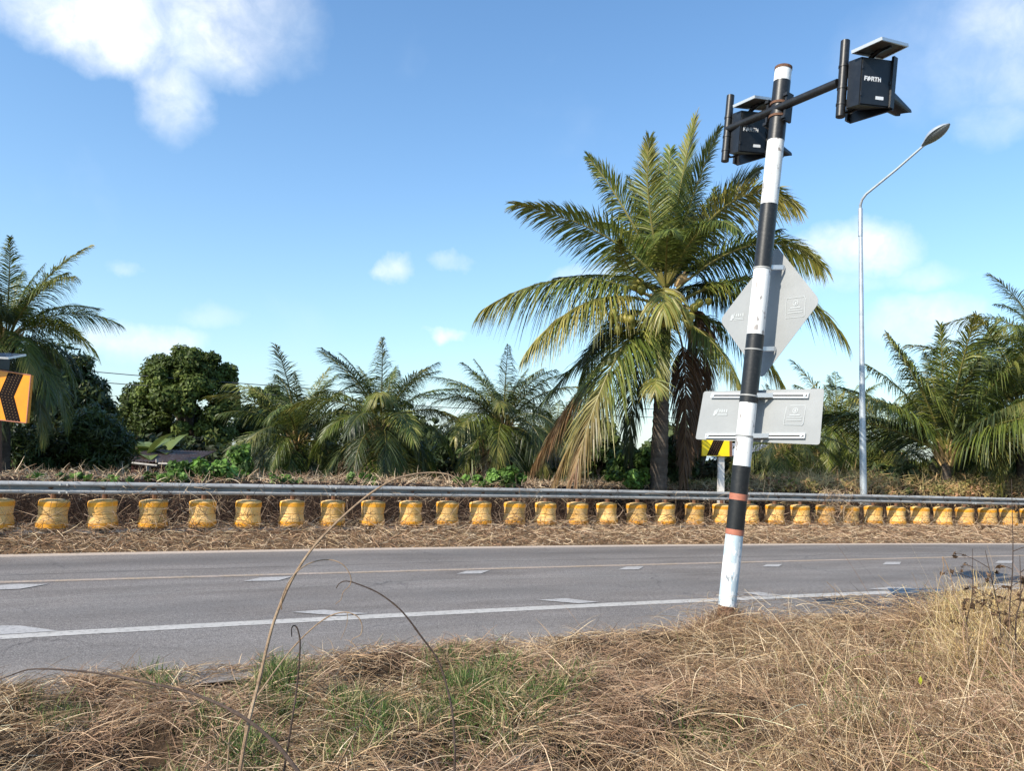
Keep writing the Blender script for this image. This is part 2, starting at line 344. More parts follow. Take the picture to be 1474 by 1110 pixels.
GX, GY = np.meshgrid(gx, gy, indexing='ij'); V = np.stack([GX, GY, gz(GX, GY)], -1).reshape(-1, 3)
ny = len(gy); i, j = np.meshgrid(np.arange(len(gx)-1), np.arange(ny-1), indexing='ij'); b = (i*ny+j).ravel()
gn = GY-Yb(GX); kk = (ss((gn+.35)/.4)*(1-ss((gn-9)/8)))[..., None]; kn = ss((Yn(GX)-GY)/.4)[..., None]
gc = np.array([.17, .11, .065])*(1-kk)+np.array([.022, .014, .010])*kk; gc = gc*(1-kn)+np.array([.055, .036, .022])*kn  # humus tone behind the barrier, darkened so the bank's shade is in the colour
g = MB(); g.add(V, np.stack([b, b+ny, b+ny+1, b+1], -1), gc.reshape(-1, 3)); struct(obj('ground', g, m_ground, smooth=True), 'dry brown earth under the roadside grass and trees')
rx = np.concatenate([np.linspace(-90, -20, 15), np.linspace(-19, 30, 120), np.linspace(32, 120, 20)])
rd = strip(rx, lambda X: Yn(X)-.55, lambda X: Yf(X)+.12, 0., 10)
road = struct(obj('road', rd, m_road), 'grey two lane asphalt road curving past the barrier')
uvl = road.data.uv_layers.new(name='UVMap'); vv = np.array([v.co[:] for v in road.data.vertices]); K = 11
ui = np.array([l.vertex_index for l in road.data.loops]); uvs = np.stack([vv[ui, 0], (ui % K)/10.], 1); uvl.data.foreach_set('uv', uvs.ravel())
obj('edge_line', strip(rx, lambda X: Yw(X)-.105, lambda X: Yw(X)+.105, .004), m_line, road)
obj('orange_line', strip(rx, lambda X: Yo(X)-.075, lambda X: Yo(X)+.075, .004), m_oline, road)
teeth = [[(-75, 908), (0, 901), (30, 901), (85, 908.5), (0, 914)], [(419, 881.5), (465, 878), (530, 883.5), (487, 886.5)], [(774, 864), (814, 861.5), (862, 867), (833, 869)],
         [(1069, 853.5), (1092, 852.5), (1126, 857), (1103, 859)], [(1250, 848), (1280, 845), (1334, 848), (1300, 851)], [(1420, 843), (1440, 840), (1474, 842), (1460, 845)],
         [(-40, 846), (20, 841), (69, 841), (29, 848), (-20, 850)], [(350, 837), (376, 831.5), (422, 830), (400, 836.2)], [(657, 826.5), (671, 822.3), (706, 821), (692, 826)],
         [(890, 820.5), (901, 816), (927, 815.5), (920, 820)], [(1097, 816), (1104, 812.5), (1126, 812.5), (1121, 816)], [(1270, 813.2), (1275, 809.2), (1297, 809.2), (1295, 813)], [(1432, 811), (1437, 807.5), (1458, 807.5), (1456, 811)]]
for t in teeth:
    mb = MB(); P = [gp(x, y, .008) for x, y in t]; mb.add(P, [tuple(range(len(P)))[::-1]]); obj('tooth_marking', mb, m_tooth, road)

# ------------------------------------------------------------------ roller barrier
def bx_at(px):      # X on the barrier curve seen at pixel column px
    X = 0.
    for _ in range(60):
        Y = float(Yb(X)); X = at(px, 740, Y)[0]*.5 + X*.5
    return X
xs = [75, 149, 221, 292, 357, 420, 479, 536, 591, 643, 692, 740, 785, 831, 874, 917, 958, 999, 1039, 1078, 1115, 1152, 1187, 1222, 1257, 1290, 1324, 1357, 1389, 1422, 1452]
RX = [bx_at(x) for x in xs]; d0 = RX[1]-RX[0]; d1 = RX[-1]-RX[-2]
RX = [RX[0]-d0*k for k in range(5, 0, -1)] + RX + [RX[-1]+d1*k for k in range(1, 15)]
bar = empty('roller_barrier', (0, float(Yb(0)), float(zb(0)))); tag(bar, 'long roadside safety barrier of yellow rollers under a grey steel rail', 'safety barrier')
prof = [(0, .205), (.012, .222), (.03, .234), (.115, .233), (.13, .231), (.17, .223), (.215, .214), (.243, .211), (.249, .196), (.257, .196), (.263, .210), (.30, .210), (.34, .213), (.385, .221), (.47, .222), (.492, .216), (.50, .20), (.508, .16), (.514, .06)]
rm = lathe(MB(), prof, 24).mesh('roller', m_roller, smooth=True)
bm1 = lathe(MB(), [(.035, .230), (.036, .2365), (.105, .2355), (.106, .230)], 24, cap=False).mesh('reflective_band', m_band, smooth=True)
bm2 = lathe(MB(), [(.395, .216), (.396, .2245), (.470, .2250), (.471, .215)], 24, cap=False).mesh('reflective_band', m_band, smooth=True)
cm = lathe(MB(), [(.506, .150), (.516, .145), (.524, .09), (.527, .02)], 18).mesh('roller_cap', m_cap, smooth=True)
fm = lathe(MB(), [(-.03, .15), (-.028, .215), (-.004, .215), (-.002, .15)], 20).mesh('roller_foot', m_dark)
bo = np.array(ORG[bar.name])
for X in RX:
    p = np.array([X, float(Yb(X)), float(zb(X))+.03])
    o = bpy.data.objects.new('roller', rm); C.objects.link(o); o.parent = bar; o.location = p-bo
    o.rotation_euler = (rng.normal()*.025, rng.normal()*.035, rng.uniform(0, 6.28)); s_ = 1+rng.normal()*.012; o.scale = (s_, s_, .915)
    for nm, me in (('reflective_band', bm1), ('reflective_band', bm2), ('roller_cap', cm), ('roller_foot', fm)):
        q = bpy.data.objects.new(nm, me); C.objects.link(q); q.parent = o
def bpt(X, off, z):
    X = np.asarray(X, float); sl_ = (Yb(X+.01)-Yb(X-.01))/.02; n = np.stack([-sl_, np.ones_like(X)], -1); n /= np.linalg.norm(n, axis=-1)[..., None]
    return np.stack([X+n[..., 0]*off, Yb(X)+n[..., 1]*off, zb(X)+z], -1)
def sweep(Xs, prof):
    mb = MB(); P = np.stack([bpt(Xs, o_, z_) for o_, z_ in prof], 1); n = len(prof)
    F = [(i*n+k, (i+1)*n+k, (i+1)*n+(k+1) % n, i*n+(k+1) % n) for i in range(len(Xs)-1) for k in range(n)]
    mb.add(P.reshape(-1, 3), np.array(F)); mb.big += [list(range(n)), [(len(Xs)-1)*n+k for k in range(n)][::-1]]; return mb
wz = [(.592, -.20), (.598, -.235), (.612, -.255), (.636, -.262), (.652, -.25), (.668, -.18), (.69, -.155), (.712, -.18), (.728, -.25), (.744, -.262), (.768, -.255), (.784, -.235), (.79, -.20)]
wp = [(o_-.0, z_) for z_, o_ in wz]; wp = wp + [(o_+.012, z_) for o_, z_ in wp[::-1]]
Xe = RX[0]-.4; k = 0
while Xe < RX[-1]:
    X2 = Xe+3.85; lift = (.003 if k % 2 else 0)
    obj('rail', sweep(np.linspace(Xe, X2+(.12 if k % 2 else 0), 10), [(o_-lift, z_+lift*.5) for o_, z_ in wp]), m_galv, bar, smooth=False)
    for bx in np.linspace(X2-.12, X2-.03, 2):
        for bz in (.62, .745):
            mb = MB(); p = bpt(bx, -.262, bz); box(mb, p, EX, EY, EZv, .014, .012, .014); obj('bolt', mb, m_galv, bar)
    obj('lower_rail', sweep(np.linspace(Xe, X2, 8), [(-.16, -.03), (-.16, .012), (.02, .012), (.02, -.03)]), m_galv, bar)
    Xe = X2; k += 1
for X in RX:
    mb = MB(); p = bpt(X, 0, 0); tube(mb, [p+[0, 0, -.4], p+[0, 0, .70]], .045, 8); obj('post', mb, m_rust, bar)
    mb = MB(); box(mb, bpt(X, -.09, .66), EX, EY, EZv, .03, .10, .035); obj('spacer', mb, m_rust, bar)

# ------------------------------------------------------------------ palms
G_ = dict(green=[(.105, .135, .022), (.065, .095, .018), (.145, .17, .028)], dark=[(.045, .065, .022), (.06, .08, .026)], yellow=[(.24, .22, .045), (.16, .18, .035), (.32, .27, .07)],
          olive=[(.145, .17, .03), (.09, .125, .024), (.23, .23, .05)], dead=[(.30, .18, .08), (.22, .12, .06), (.38, .26, .13)], brown=[(.13, .08, .05), (.2, .12, .07)])
def bez(P0, P1, P2, t): t = t[:, None]; return (1-t)**2*P0+2*t*(1-t)*P1+t*t*P2
def frond(P0, P1, P2, tone='green', nl=74, leaf=.85, droop=.55, roll=0., beta=.35, start=.14, width=.034, tiptone=None, cut=1., K=4):
    P0, P1, P2 = map(np.asarray, (P0, P1, P2)); mb = MB()
    tt = np.linspace(0, 1, 14)*cut; pts = bez(P0, P1, P2, tt); L = np.linalg.norm(np.diff(pts, axis=0), axis=1).sum()
    rc = {'dead': (.35, .24, .12), 'brown': (.25, .16, .09)}.get(tone, (.24, .21, .06))
    tube(mb, pts, np.linspace(.042, .006, 14)*(L/4.3), 5, col=rc, cap=False)
    t = np.tile(np.linspace(start, .995, nl)*cut, 2) + rng.normal(size=2*nl)*.003; t = np.clip(t, 0, cut); sgn = np.repeat([-1., 1.], nl)
    B = bez(P0, P1, P2, t); T = 2*(1-t)[:, None]*(P1-P0)+2*t[:, None]*(P2-P1); T /= np.linalg.norm(T, axis=1)[:, None]
    Sd = np.cross(T, [0, 0, 1.]); nn = np.linalg.norm(Sd, axis=1)[:, None]
    s0 = unit(np.cross(P2-P0, [0, 0, 1.])+np.array([1e-4, 0, 0])); Sd = np.where(nn < .25, s0, Sd/(nn+1e-9)); Sd = Sd-T*(Sd*T).sum(1)[:, None]; Sd /= np.linalg.norm(Sd, axis=1)[:, None]
    Nn = np.cross(Sd, T)
    cr, sr = math.cos(roll), math.sin(roll); Sd, Nn = Sd*cr+Nn*sr, -Sd*sr+Nn*cr
    u = t/cut if cut == 1. else t
    al = np.radians(70-50*u**1.5) + rng.normal(size=2*nl)*.07
    be = beta*(1-u*.6)+rng.normal(size=2*nl)*.12
    Ln = leaf*(L/4.3)*np.clip(np.sin(math.pi*np.clip(u, 0, 1)**.75*.93+.20)*.7+.3, .2, 1)*rng.uniform(.82, 1.08, 2*nl)
    D = T*np.cos(al)[:, None] + Sd*(sgn*np.sin(al)*np.cos(be))[:, None] + Nn*(np.sin(al)*np.sin(be))[:, None]
    s = np.linspace(0, 1, K)[None, :, None]; dr = (droop*rng.uniform(.6, 1.4, 2*nl))[:, None, None]
    P = B[:, None] + D[:, None]*(s-.18*dr*s*s)*Ln[:, None, None] + np.array([0, 0, -1.])*(dr*s**2*Ln[:, None, None])
    side = T - D*(T*D).sum(1)[:, None]; side /= np.linalg.norm(side, axis=1)[:, None]
    side = side + Nn*rng.normal(size=(2*nl, 1))*.5; side /= np.linalg.norm(side, axis=1)[:, None]
    w = width*(L/4.3)*np.array([.6, 1., .8, .12] if K == 4 else [.7, 1., .15])[None]*np.ones((2*nl, 1))
    col = pal(G_[tone], 2*nl, .2)
    if tiptone:
        k = np.clip((u-.55)*2.5, 0, 1)[:, None]; col = col*(1-k)+pal(G_[tiptone], 2*nl)*k
    ribbons(mb, P, w, side, col)
    return mb
def trunk(mb_, base, top, r0, r1, rings=26, bulge=0.):
    base, top = np.asarray(base, float), np.asarray(top, float); pts = []; rad = []
    for i in range(rings*3+1):
        u = i/(rings*3); p = base*(1-u)+top*u; p = p+np.array([math.sin(u*2.2)*bulge, 0, 0]); pts.append(p)
        rad.append((r0*(1-u)+r1*u + .35*r0*max(0, 1-u*9))*(1+[.0, .05, -.04][i % 3])*(1+rng.normal()*.015))
    return tube(mb_, pts, rad, 14)
def palm(base, crown, label, fr, L=4., nl=54, seed=0, leaf=1.25, width=.034, tones=('green', 'green', 'olive', 'dark'), r=.16, extra=(), lo=-48, coconuts=0, K=4, group='coconut palms behind the barrier', up=86, stiff=1.):
    global rng
    keep = rng; rng = np.random.default_rng(seed); nl = int(nl*1.5); fr = int(fr*1.4)
    base, crown = np.asarray(base, float), np.asarray(crown, float); t = empty('palm_tree', base); tag(t, label, 'palm tree', group)
    obj('trunk', trunk(MB(), base+[0, 0, -.3], crown+[0, 0, -.05], r, r*.72), m_bark, t, smooth=True)
    for k in range(fr):
        u = (k+.5)/fr; azi = k*2.39996+rng.uniform(-.25, .25)+seed; e0 = math.radians(up-u**1.15*(up-lo)+rng.uniform(-7, 7)); bend = math.radians(28+62*min(1, u*1.5)*(1 if u < .75 else .65)+rng.uniform(-8, 14))*stiff
        h = np.array([math.cos(azi), math.sin(azi), 0]); l_ = L*rng.uniform(.85, 1.1)*(.78 if u < .08 else 1)
        P0 = crown+h*.12+np.array([0, 0, .25*(1-u)]); P1 = P0+l_*.52*(h*math.cos(e0)+EZv*math.sin(e0)); e1 = max(e0-bend, math.radians(-84)); P2 = P1+l_*.52*(h*math.cos(e1)+EZv*math.sin(e1))
        tone = tones[rng.integers(len(tones))]
        if u > .86 and rng.random() < .5: tone = 'dead' if rng.random() < .5 else 'yellow'
        mb = frond(P0, P1, P2, tone, nl, leaf, rng.uniform(.35, .8), rng.uniform(-.6, .6), width=width, tiptone='yellow' if rng.random() < .35 else None, K=K)
        obj('frond', mb, m_leaf, t)
    for e in extra: obj('frond', e, m_leaf, t)
    mb = MB()       # old frond bases and fibre round the growing point
    for k in range(16):
        a = k*2.4; h = np.array([math.cos(a), math.sin(a), 0]); p = crown+h*r*.8+[0, 0, -.35+.02*k]; tube(mb, [p, p+h*.14+[0, 0, .22], p+h*.28+[0, 0, .5]], [.06, .045, .02], 5)
    obj('frond_bases', mb, m_spathe, t)
    for (c, n) in (coconuts or []):
        for k in range(n):
            p = np.array(c)+rng.normal(size=3)*[.15, .13, .13]; mb = MB(); s_ = rng.uniform(.095, .125); lathe(mb, [(-1.1*s_, .1*s_), (-.9*s_, .5*s_), (-.4*s_, .92*s_), (.1*s_, 1*s_), (.6*s_, .82*s_), (.95*s_, .4*s_), (1.05*s_, .08*s_)], 10, p); obj('coconut', mb, m_coco, t, smooth=True)
        mb = MB(); tube(mb, [crown, (crown+np.array(c))/2+[0, 0, .12], np.array(c)], [.03, .025, .015], 5); obj('fruit_stalk', mb, m_spathe, t)
    rng = keep; return t

Y0 = 18.9
cr = at(957, 448, Y0); bs = at(946, 712, Y0); bs[2] = .5
def fp(m_, t_, tone='green', ym=0., yt=0., **k):
    st = k.pop('base', (957, 438)); P0 = at(st[0], st[1], Y0); M_p = at(m_[0], m_[1], Y0+ym); P2 = at(t_[0], t_[1], Y0+yt)
    P1 = 2*M_p-.5*P0-.5*P2
    a = dict(nl=190, leaf=.98, width=.042, droop=.5); a.update(k)
    a['leaf'] = max(a['leaf'], .8)*(1.15 if t_[1] > 540 else 1.35); a['width'] = .031
    return frond(P0, P1, P2, tone, **a)
B_up = (958, 415)
FR = [fp((868, 338), (741, 294), 'olive', -.2, -.6, roll=-.8, base=B_up, tiptone='yellow', droop=.35, leaf=.8),
      fp((898, 300), (847, 226), 'olive', .3, .8, roll=-.8, base=B_up, leaf=.75, droop=.3), fp((935, 300), (935, 199), 'olive', -.4, -.8, base=B_up, leaf=.72, droop=.2, tiptone='yellow'),
      fp((976, 290), (1000, 171), 'green', .2, .3, base=B_up, leaf=.72, droop=.2, tiptone='yellow'), fp((995, 290), (1035, 186), 'olive', -.5, -.9, base=B_up, leaf=.75, droop=.25),
      fp((1052, 291), (1148, 298), 'yellow', -.6, -1.2, roll=.8, base=B_up, leaf=.8, droop=.5), fp((1040, 300), (1092, 246), 'dark', .9, 1.9, roll=.8, base=B_up, leaf=.75, droop=.25),
      fp((1085, 352), (1184, 384), 'green', -.3, -.6, roll=.8, base=(965, 425), leaf=.8, droop=.6, tiptone='yellow'), fp((1100, 404), (1215, 484), 'olive', -.3, -.9, base=(970, 440), leaf=.9, droop=.7, tiptone='yellow'),
      fp((818, 402), (694, 446), 'olive', -.2, -.5, base=(945, 430), leaf=.95, droop=.85, tiptone='yellow', beta=.1), fp((850, 434), (757, 508), 'yellow', -.9, -1.6, base=(945, 438), leaf=.9, droop=.8, beta=.1),
      fp((862, 498), (770, 592), 'dark', .4, .6, base=(945, 455), leaf=.9, droop=.5), fp((885, 520), (827, 682), 'olive', -1., -1.5, base=(950, 455), leaf=1.1, droop=.55, tiptone='dead', width=.042, beta=.2),
      fp((868, 560), (797, 694), 'yellow', -.2, -.3, base=(945, 470), leaf=.9, droop=.7, tiptone='dead', start=.35), fp((950, 485), (941, 590), 'olive', -.9, -1.5, base=(952, 455), leaf=.95, droop=.35, cut=.93, tiptone='yellow', width=.046),
      fp((1025, 492), (1066, 560), 'olive', -.7, -1.3, base=(968, 455), leaf=.95, droop=.8, tiptone='yellow', beta=.05), fp((1060, 480), (1130, 560), 'green', .2, .2, base=(970, 450), leaf=.9, droop=.8, tiptone='yellow'),
      fp((905, 385), (893, 345), 'olive', -1.5, -2.6, base=(955, 430), leaf=.7, droop=.4), fp((1005, 470), (1001, 640), 'brown', .4, .6, base=(965, 450), leaf=.7, droop=.9, start=.3),
      fp((985, 520), (983, 690), 'brown', .5, .6, base=(960, 455), leaf=.6, droop=.9, start=.4), fp((918, 520), (905, 660), 'dark', .7, 1.1, base=(950, 455), leaf=.9, droop=.7),
      fp((1015, 410), (1095, 455), 'dark', .9, 1.8, base=(965, 440), leaf=.85, droop=.8), fp((905, 340), (860, 320), 'green', 1.2, 2.6, base=B_up, leaf=.8),
      fp((960, 300), (965, 215), 'green', .9, 1.8, base=B_up, leaf=.8, droop=.25), fp((1010, 330), (1060, 330), 'green', -1.2, -2.6, base=B_up, leaf=.8), fp((960, 350), (965, 330), 'green', -1.3, -2.7, base=B_up, leaf=.75),
      fp((1000, 345), (1030, 270), 'green', .8, 1.7, base=B_up, leaf=.85), fp((935, 345), (905, 255), 'dark', .8, 1.6, base=B_up, leaf=.85), fp((975, 330), (990, 240), 'dark', 1.2, 2.2, base=B_up, leaf=.85),
      fp((1020, 375), (1120, 330), 'dark', 1.1, 2.4, base=B_up, leaf=.85), fp((900, 400), (800, 400), 'dark', 1.2, 2.6, base=(950, 430), leaf=.8, droop=.6),
      fp((845, 560), (770, 665), 'dead', .9, 1.3, base=(945, 465), leaf=.6, droop=.9, start=.4), fp((880, 470), (835, 560), 'green', 1.0, 1.8, base=(945, 450), leaf=.9, droop=.7),
      frond(at(957, 414, Y0-1.3), at(957, 416, Y0-1.7), at(955, 452, Y0-1.9), 'yellow', 70, 3.4, .75, 0, .05, start=0., width=.14),
      frond(at(944, 545, Y0-1.6), at(944, 547, Y0-1.9), at(943, 562, Y0-2.0), 'yellow', 40, 4.2, .5, 0, .05, start=0., width=.2),
      fp((953, 418), (930, 440), 'yellow', -.9, -1.2, base=(957, 430), leaf=.8, droop=.6, cut=.8, width=.07)]
cocos = [(at(899, 462, Y0-1.2), 7), (at(950, 460, Y0-1.3), 8), (at(991, 455, Y0-1.15), 6), (at(915, 418, Y0-.9), 4), (at(1003, 448, Y0-.2), 3)]
mp_ = palm(bs, cr, 'tallest coconut palm beside the striped pole, coconuts and hanging fronds', 0, r=.225, extra=FR, coconuts=cocos, seed=3)
mb = MB(); p = at(972, 412, Y0-.3)
for k in range(3): tube(mb, [p, p+[.08+.05*k, -.1, .16], p+[.22+.06*k, -.12, .34-.08*k]], [.05, .07, .02], 6)
obj('flower_spathe', mb, m_spathe, mp_)

def pl(px, pyc, Y, label, **k):
    if Y > 26: k['K'] = 3
    c = at(px, pyc, Y); b = at(k.pop('bpx', px), 690, Y); b[2] = float(gz(b[0], Y)); return palm(b, c, label, **k)
pl(8, 492, 20., 'palm with drooping fronds above the orange arrow sign at the left edge', fr=32, L=2.95, seed=21, stiff=.95, nl=80, tones=('green', 'olive', 'dark'), lo=-50)
pl(428, 640, 27., 'short palm left of the coconut bearing palm, spiky fronds upright', fr=34, L=3.5, seed=5, stiff=1.1, up=80, nl=60, tones=('green', 'dark', 'olive'), lo=-40)
c2 = at(548, 626, 25.)
pl(548, 620, 25., 'palm with small coconuts near its neck, second from the broad round tree', fr=34, L=3.25, seed=14, stiff=1.1, up=80, nl=62, tones=('green', 'green', 'olive', 'dark'), lo=-55, coconuts=[(c2+[-.2, -.4, -.25], 5), (c2+[.25, -.4, -.2], 3)])
pl(724, 618, 27.5, 'low palm with brown skirt left of the tallest palm, leafy vines below', fr=34, L=3.2, seed=9, stiff=1.1, up=80, nl=60, tones=('green', 'olive', 'dark'), lo=-50)
pl(800, 640, 33., 'small palm half hidden behind the low fronds of the tallest palm', fr=22, L=3.0, seed=31, nl=44, lo=-30, K=3)
pl(1362, 655, 23.4, 'bushy trunkless palm right of the street lamp with tall dark fronds', fr=17, L=4.1, seed=18, nl=84, tones=('green', 'dark', 'green', 'olive'), lo=22, stiff=.5)
pl(1470, 600, 24.5, 'taller palm cut off by the right edge of the photo', fr=30, L=4.0, seed=23, nl=70, lo=-35, tones=('olive', 'green', 'dark'))
pl(1500, 500, 29., 'tall palm whose crown pokes in at the right edge above the others', fr=24, L=3.6, seed=29, nl=54, lo=-40)
pl(1205, 630, 31., 'palm behind the rectangular sign and left of the street lamp', fr=34, L=3.3, seed=37, stiff=1.1, up=80, nl=54, lo=-40, tones=('green', 'olive', 'olive'))
pl(1125, 648, 27., 'low palm with yellowing fronds below the rectangular sign', fr=24, L=2.6, seed=41, nl=50, lo=-40, tones=('olive', 'yellow', 'green'))
pl(1285, 665, 29., 'low palm between the street lamp and the trunkless palm', fr=26, L=3.0, seed=43, nl=50, lo=-30, tones=('green', 'olive', 'dark'))
pl(1425, 650, 33., 'far palm behind the trunkless palm on the right', fr=26, L=3.2, seed=47, stiff=1.1, up=80, nl=44, lo=-30, K=3)

# ------------------------------------------------------------------ broadleaf trees and bushes
def leaves(mb, c, radii, nb, nleaf, size, cols, br=.32, long=2.0, rs=None, up=.35, flat=.0):
    c = np.asarray(c, float); radii = np.asarray(radii, float)
    d = svec(nb); d[:, 2] = np.where(rng.random(nb) < .38, -np.abs(d[:, 2])*.9, np.abs(d[:, 2])); rad = rng.uniform(.45, 1., nb)**.6
    cent = c+d*radii*rad[:, None]*.85; bro = radii.mean()*br*rng.uniform(.6, 1.25, nb)
    k = rng.integers(nb, size=nleaf); dd = svec(nleaf); P = cent[k]+dd*bro[k][:, None]*rng.uniform(.55, 1.05, (nleaf, 1))*[1, 1, .8]
    nrm = dd+svec(nleaf)*.9+[0, 0, up]; nrm /= np.linalg.norm(nrm, axis=1)[:, None]
    a = np.cross(nrm, svec(nleaf)); a /= np.linalg.norm(a, axis=1)[:, None]; b_ = np.cross(nrm, a); a[:, 2] -= .25
    s = size*rng.uniform(.6, 1.3, (nleaf, 1)); l_ = s*long/2; w_ = s/2
    V = np.stack([P-a*l_, P+b_*w_-a*l_*.1, P+a*l_, P-b_*w_-a*l_*.1], 1).reshape(-1, 3)
    bc = pal(cols, nb, .2)[k]*(1+rng.normal(size=(nleaf, 1))*.22); mb.add(V, np.arange(nleaf*4).reshape(-1, 4), np.repeat(np.clip(bc, .004, 1), 4, axis=0)); return cent
def tree(base, c, radii, label, nb=60, nleaf=14000, size=.13, cols=((.05, .075, .02),), cat='tree', name='broadleaf_tree', long=2., br=.32, r=.18, mt=None, limbs=10, group=None):
    t = empty(name, base); tag(t, label, cat, group); mb = MB(); cent = leaves(mb, c, radii, nb, nleaf, size, cols, br, long)
    obj('crown', mb, mt or m_leaf_matte, t); tb = MB(); base = np.asarray(base, float); c = np.asarray(c, float)
    fork = base*.45+c*.55; fork[:2] += rng.normal(size=2)*.1
    tube(tb, [base-[0, 0, .3], base*.6+fork*.4+[.05, 0, 0], fork, c], [r*1.3, r, r*.8, r*.4], 9); obj('trunk', tb, m_bark2, t, smooth=True)
    lb = MB()
    for k in range(min(limbs, nb)):
        e = cent[k]; tube(lb, [fork*.8+base*.2, (fork+e)/2+[0, 0, .15], e], [r*.5, r*.3, r*.1], 6)
    obj('limbs', lb, m_bark2, t); return t
def tr(px, py, Y, wpx, hpx, label, **k):
    c = at(px, py, Y); rx_, rz = wpx/2/f*Y, hpx/2/f*Y; b = c.copy(); b[2] = float(gz(b[0], Y)); return tree(b, c, (rx_, k.pop('ry', rx_*.9), rz), label, **k)
DG = [(.06, .085, .02), (.08, .105, .026), (.095, .12, .03)]
tr(272, 586, 38, 160, 196, 'large round dark green tree left of the small palms', nb=85, nleaf=42000, size=.12, cols=[(.085, .115, .022), (.115, .145, .03), (.06, .085, .016)], br=.22, r=.3)
tr(205, 610, 41, 80, 130, 'slimmer dark tree joined to the left side of the large round tree', nb=60, nleaf=20000, size=.11, cols=DG, r=.2)
tr(383, 612, 42, 90, 130, 'paler loose tree behind the short spiky palm', nb=50, nleaf=15000, size=.12, cols=[(.09, .12, .035), (.12, .15, .045)], r=.18)
tr(72, 590, 27, 160, 190, 'tall dark mango tree behind the orange arrow sign', nb=80, nleaf=20000, size=.085, long=3.6, cols=[(.045, .065, .015), (.06, .08, .02)], r=.22, mt=m_leaf)
tr(40, 655, 21.5, 130, 90, 'long leaved shrub low behind the rail at the left edge', nb=46, nleaf=7000, size=.05, long=5.5, cols=[(.045, .07, .02), (.07, .10, .03)], cat='shrub', name='shrub', r=.06, mt=m_leaf)
tr(135, 645, 22.5, 120, 120, 'dark long leaved shrub left of the low shed', nb=60, nleaf=9000, size=.05, long=5.5, cols=[(.05, .075, .018), (.075, .10, .025)], cat='shrub', name='shrub', r=.08, mt=m_leaf)
tr(905, 668, 21, 75, 60, 'bright green bush left of the tallest palm trunk', nb=26, nleaf=5000, size=.09, cols=[(.07, .12, .025), (.09, .15, .03)], cat='bush', name='bush', r=.05, long=1.5)
tr(978, 660, 20.5, 60, 80, 'dark bush right behind the tallest palm trunk', nb=26, nleaf=4500, size=.09, cols=[(.03, .05, .015), (.045, .07, .02)], cat='bush', name='bush', r=.05)
tr(655, 655, 32, 80, 90, 'light green bush between two small palms', nb=26, nleaf=5000, size=.11, cols=[(.07, .11, .03), (.05, .08, .02)], cat='bush', name='bush', r=.07)
tr(862, 650, 24, 70, 90, 'dark bush under the hanging left fronds of the tallest palm', nb=26, nleaf=5000, size=.1, cols=DG, cat='bush', name='bush', r=.07)
tr(1300, 690, 23.5, 75, 34, 'low rounded olive shrub just right of the street lamp', nb=20, nleaf=4000, size=.07, cols=[(.11, .12, .04), (.08, .10, .03)], cat='bush', name='bush', r=.04)
tr(1015, 655, 22.5, 70, 90, 'brownish dry bush behind the small yellow arrow sign', nb=26, nleaf=4500, size=.09, cols=[(.10, .08, .04), (.06, .06, .025)], cat='bush', name='bush', r=.07)
tr(1160, 668, 36, 100, 80, 'dark bush behind the pale blue house', nb=26, nleaf=5000, size=.15, cols=DG, cat='bush', name='bush', r=.07)
# distant wood along the horizon
mb = MB()
for X in np.arange(-75, 90, 4.2):
    Yw_ = 66+6*math.sin(X*.3)+rng.uniform(-3, 3); h = rng.uniform(2.6, 4.2); leaves(mb, (X, Yw_, h*.5), (3.2, 2.5, h*.75), 18, 1100, .45, [(.05, .07, .022), (.07, .09, .03)], .4, 1.6)
tag(obj('distant_wood', mb, m_leaf_matte), 'low line of dark trees far behind the palms', 'wood', kind='stuff')
# undergrowth between the palms, one uncountable mass
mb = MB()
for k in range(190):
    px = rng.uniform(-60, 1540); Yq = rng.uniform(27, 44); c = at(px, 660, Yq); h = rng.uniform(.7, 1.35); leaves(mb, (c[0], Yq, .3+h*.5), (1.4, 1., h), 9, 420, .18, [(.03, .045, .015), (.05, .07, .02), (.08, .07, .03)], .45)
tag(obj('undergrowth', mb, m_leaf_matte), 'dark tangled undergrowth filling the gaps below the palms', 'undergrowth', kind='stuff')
# vines with broad leaves, in patches behind the rail
mb = MB()
for (px, py, Y, wx, wz_, n) in ((290, 680, 15.8, 60, 26, 1600), (340, 672, 16.5, 34, 46, 900), (345, 655, 17, 16, 30, 300), (245, 688, 15., 50, 10, 500), (725, 688, 18.2, 50, 24, 1500), (690, 694, 18., 46, 14, 800), (520, 692, 17.2, 30, 18, 700), (905, 692, 18.8, 40, 24, 900), (400, 692, 16.5, 50, 12, 600), (120, 690, 14.6, 90, 10, 500)):
    leaves(mb, at(px, py, Y), (wx/f*Y, .5, wz_/2/f*Y*1.2), 14, n, .085, [(.10, .19, .03), (.14, .24, .05), (.08, .14, .03)], .3 if wz_ > 20 else .16, 1.25)
tag(obj('green_vines', mb, m_leaf_matte), 'bright green leafy vines creeping behind the steel rail', 'vines', kind='stuff')
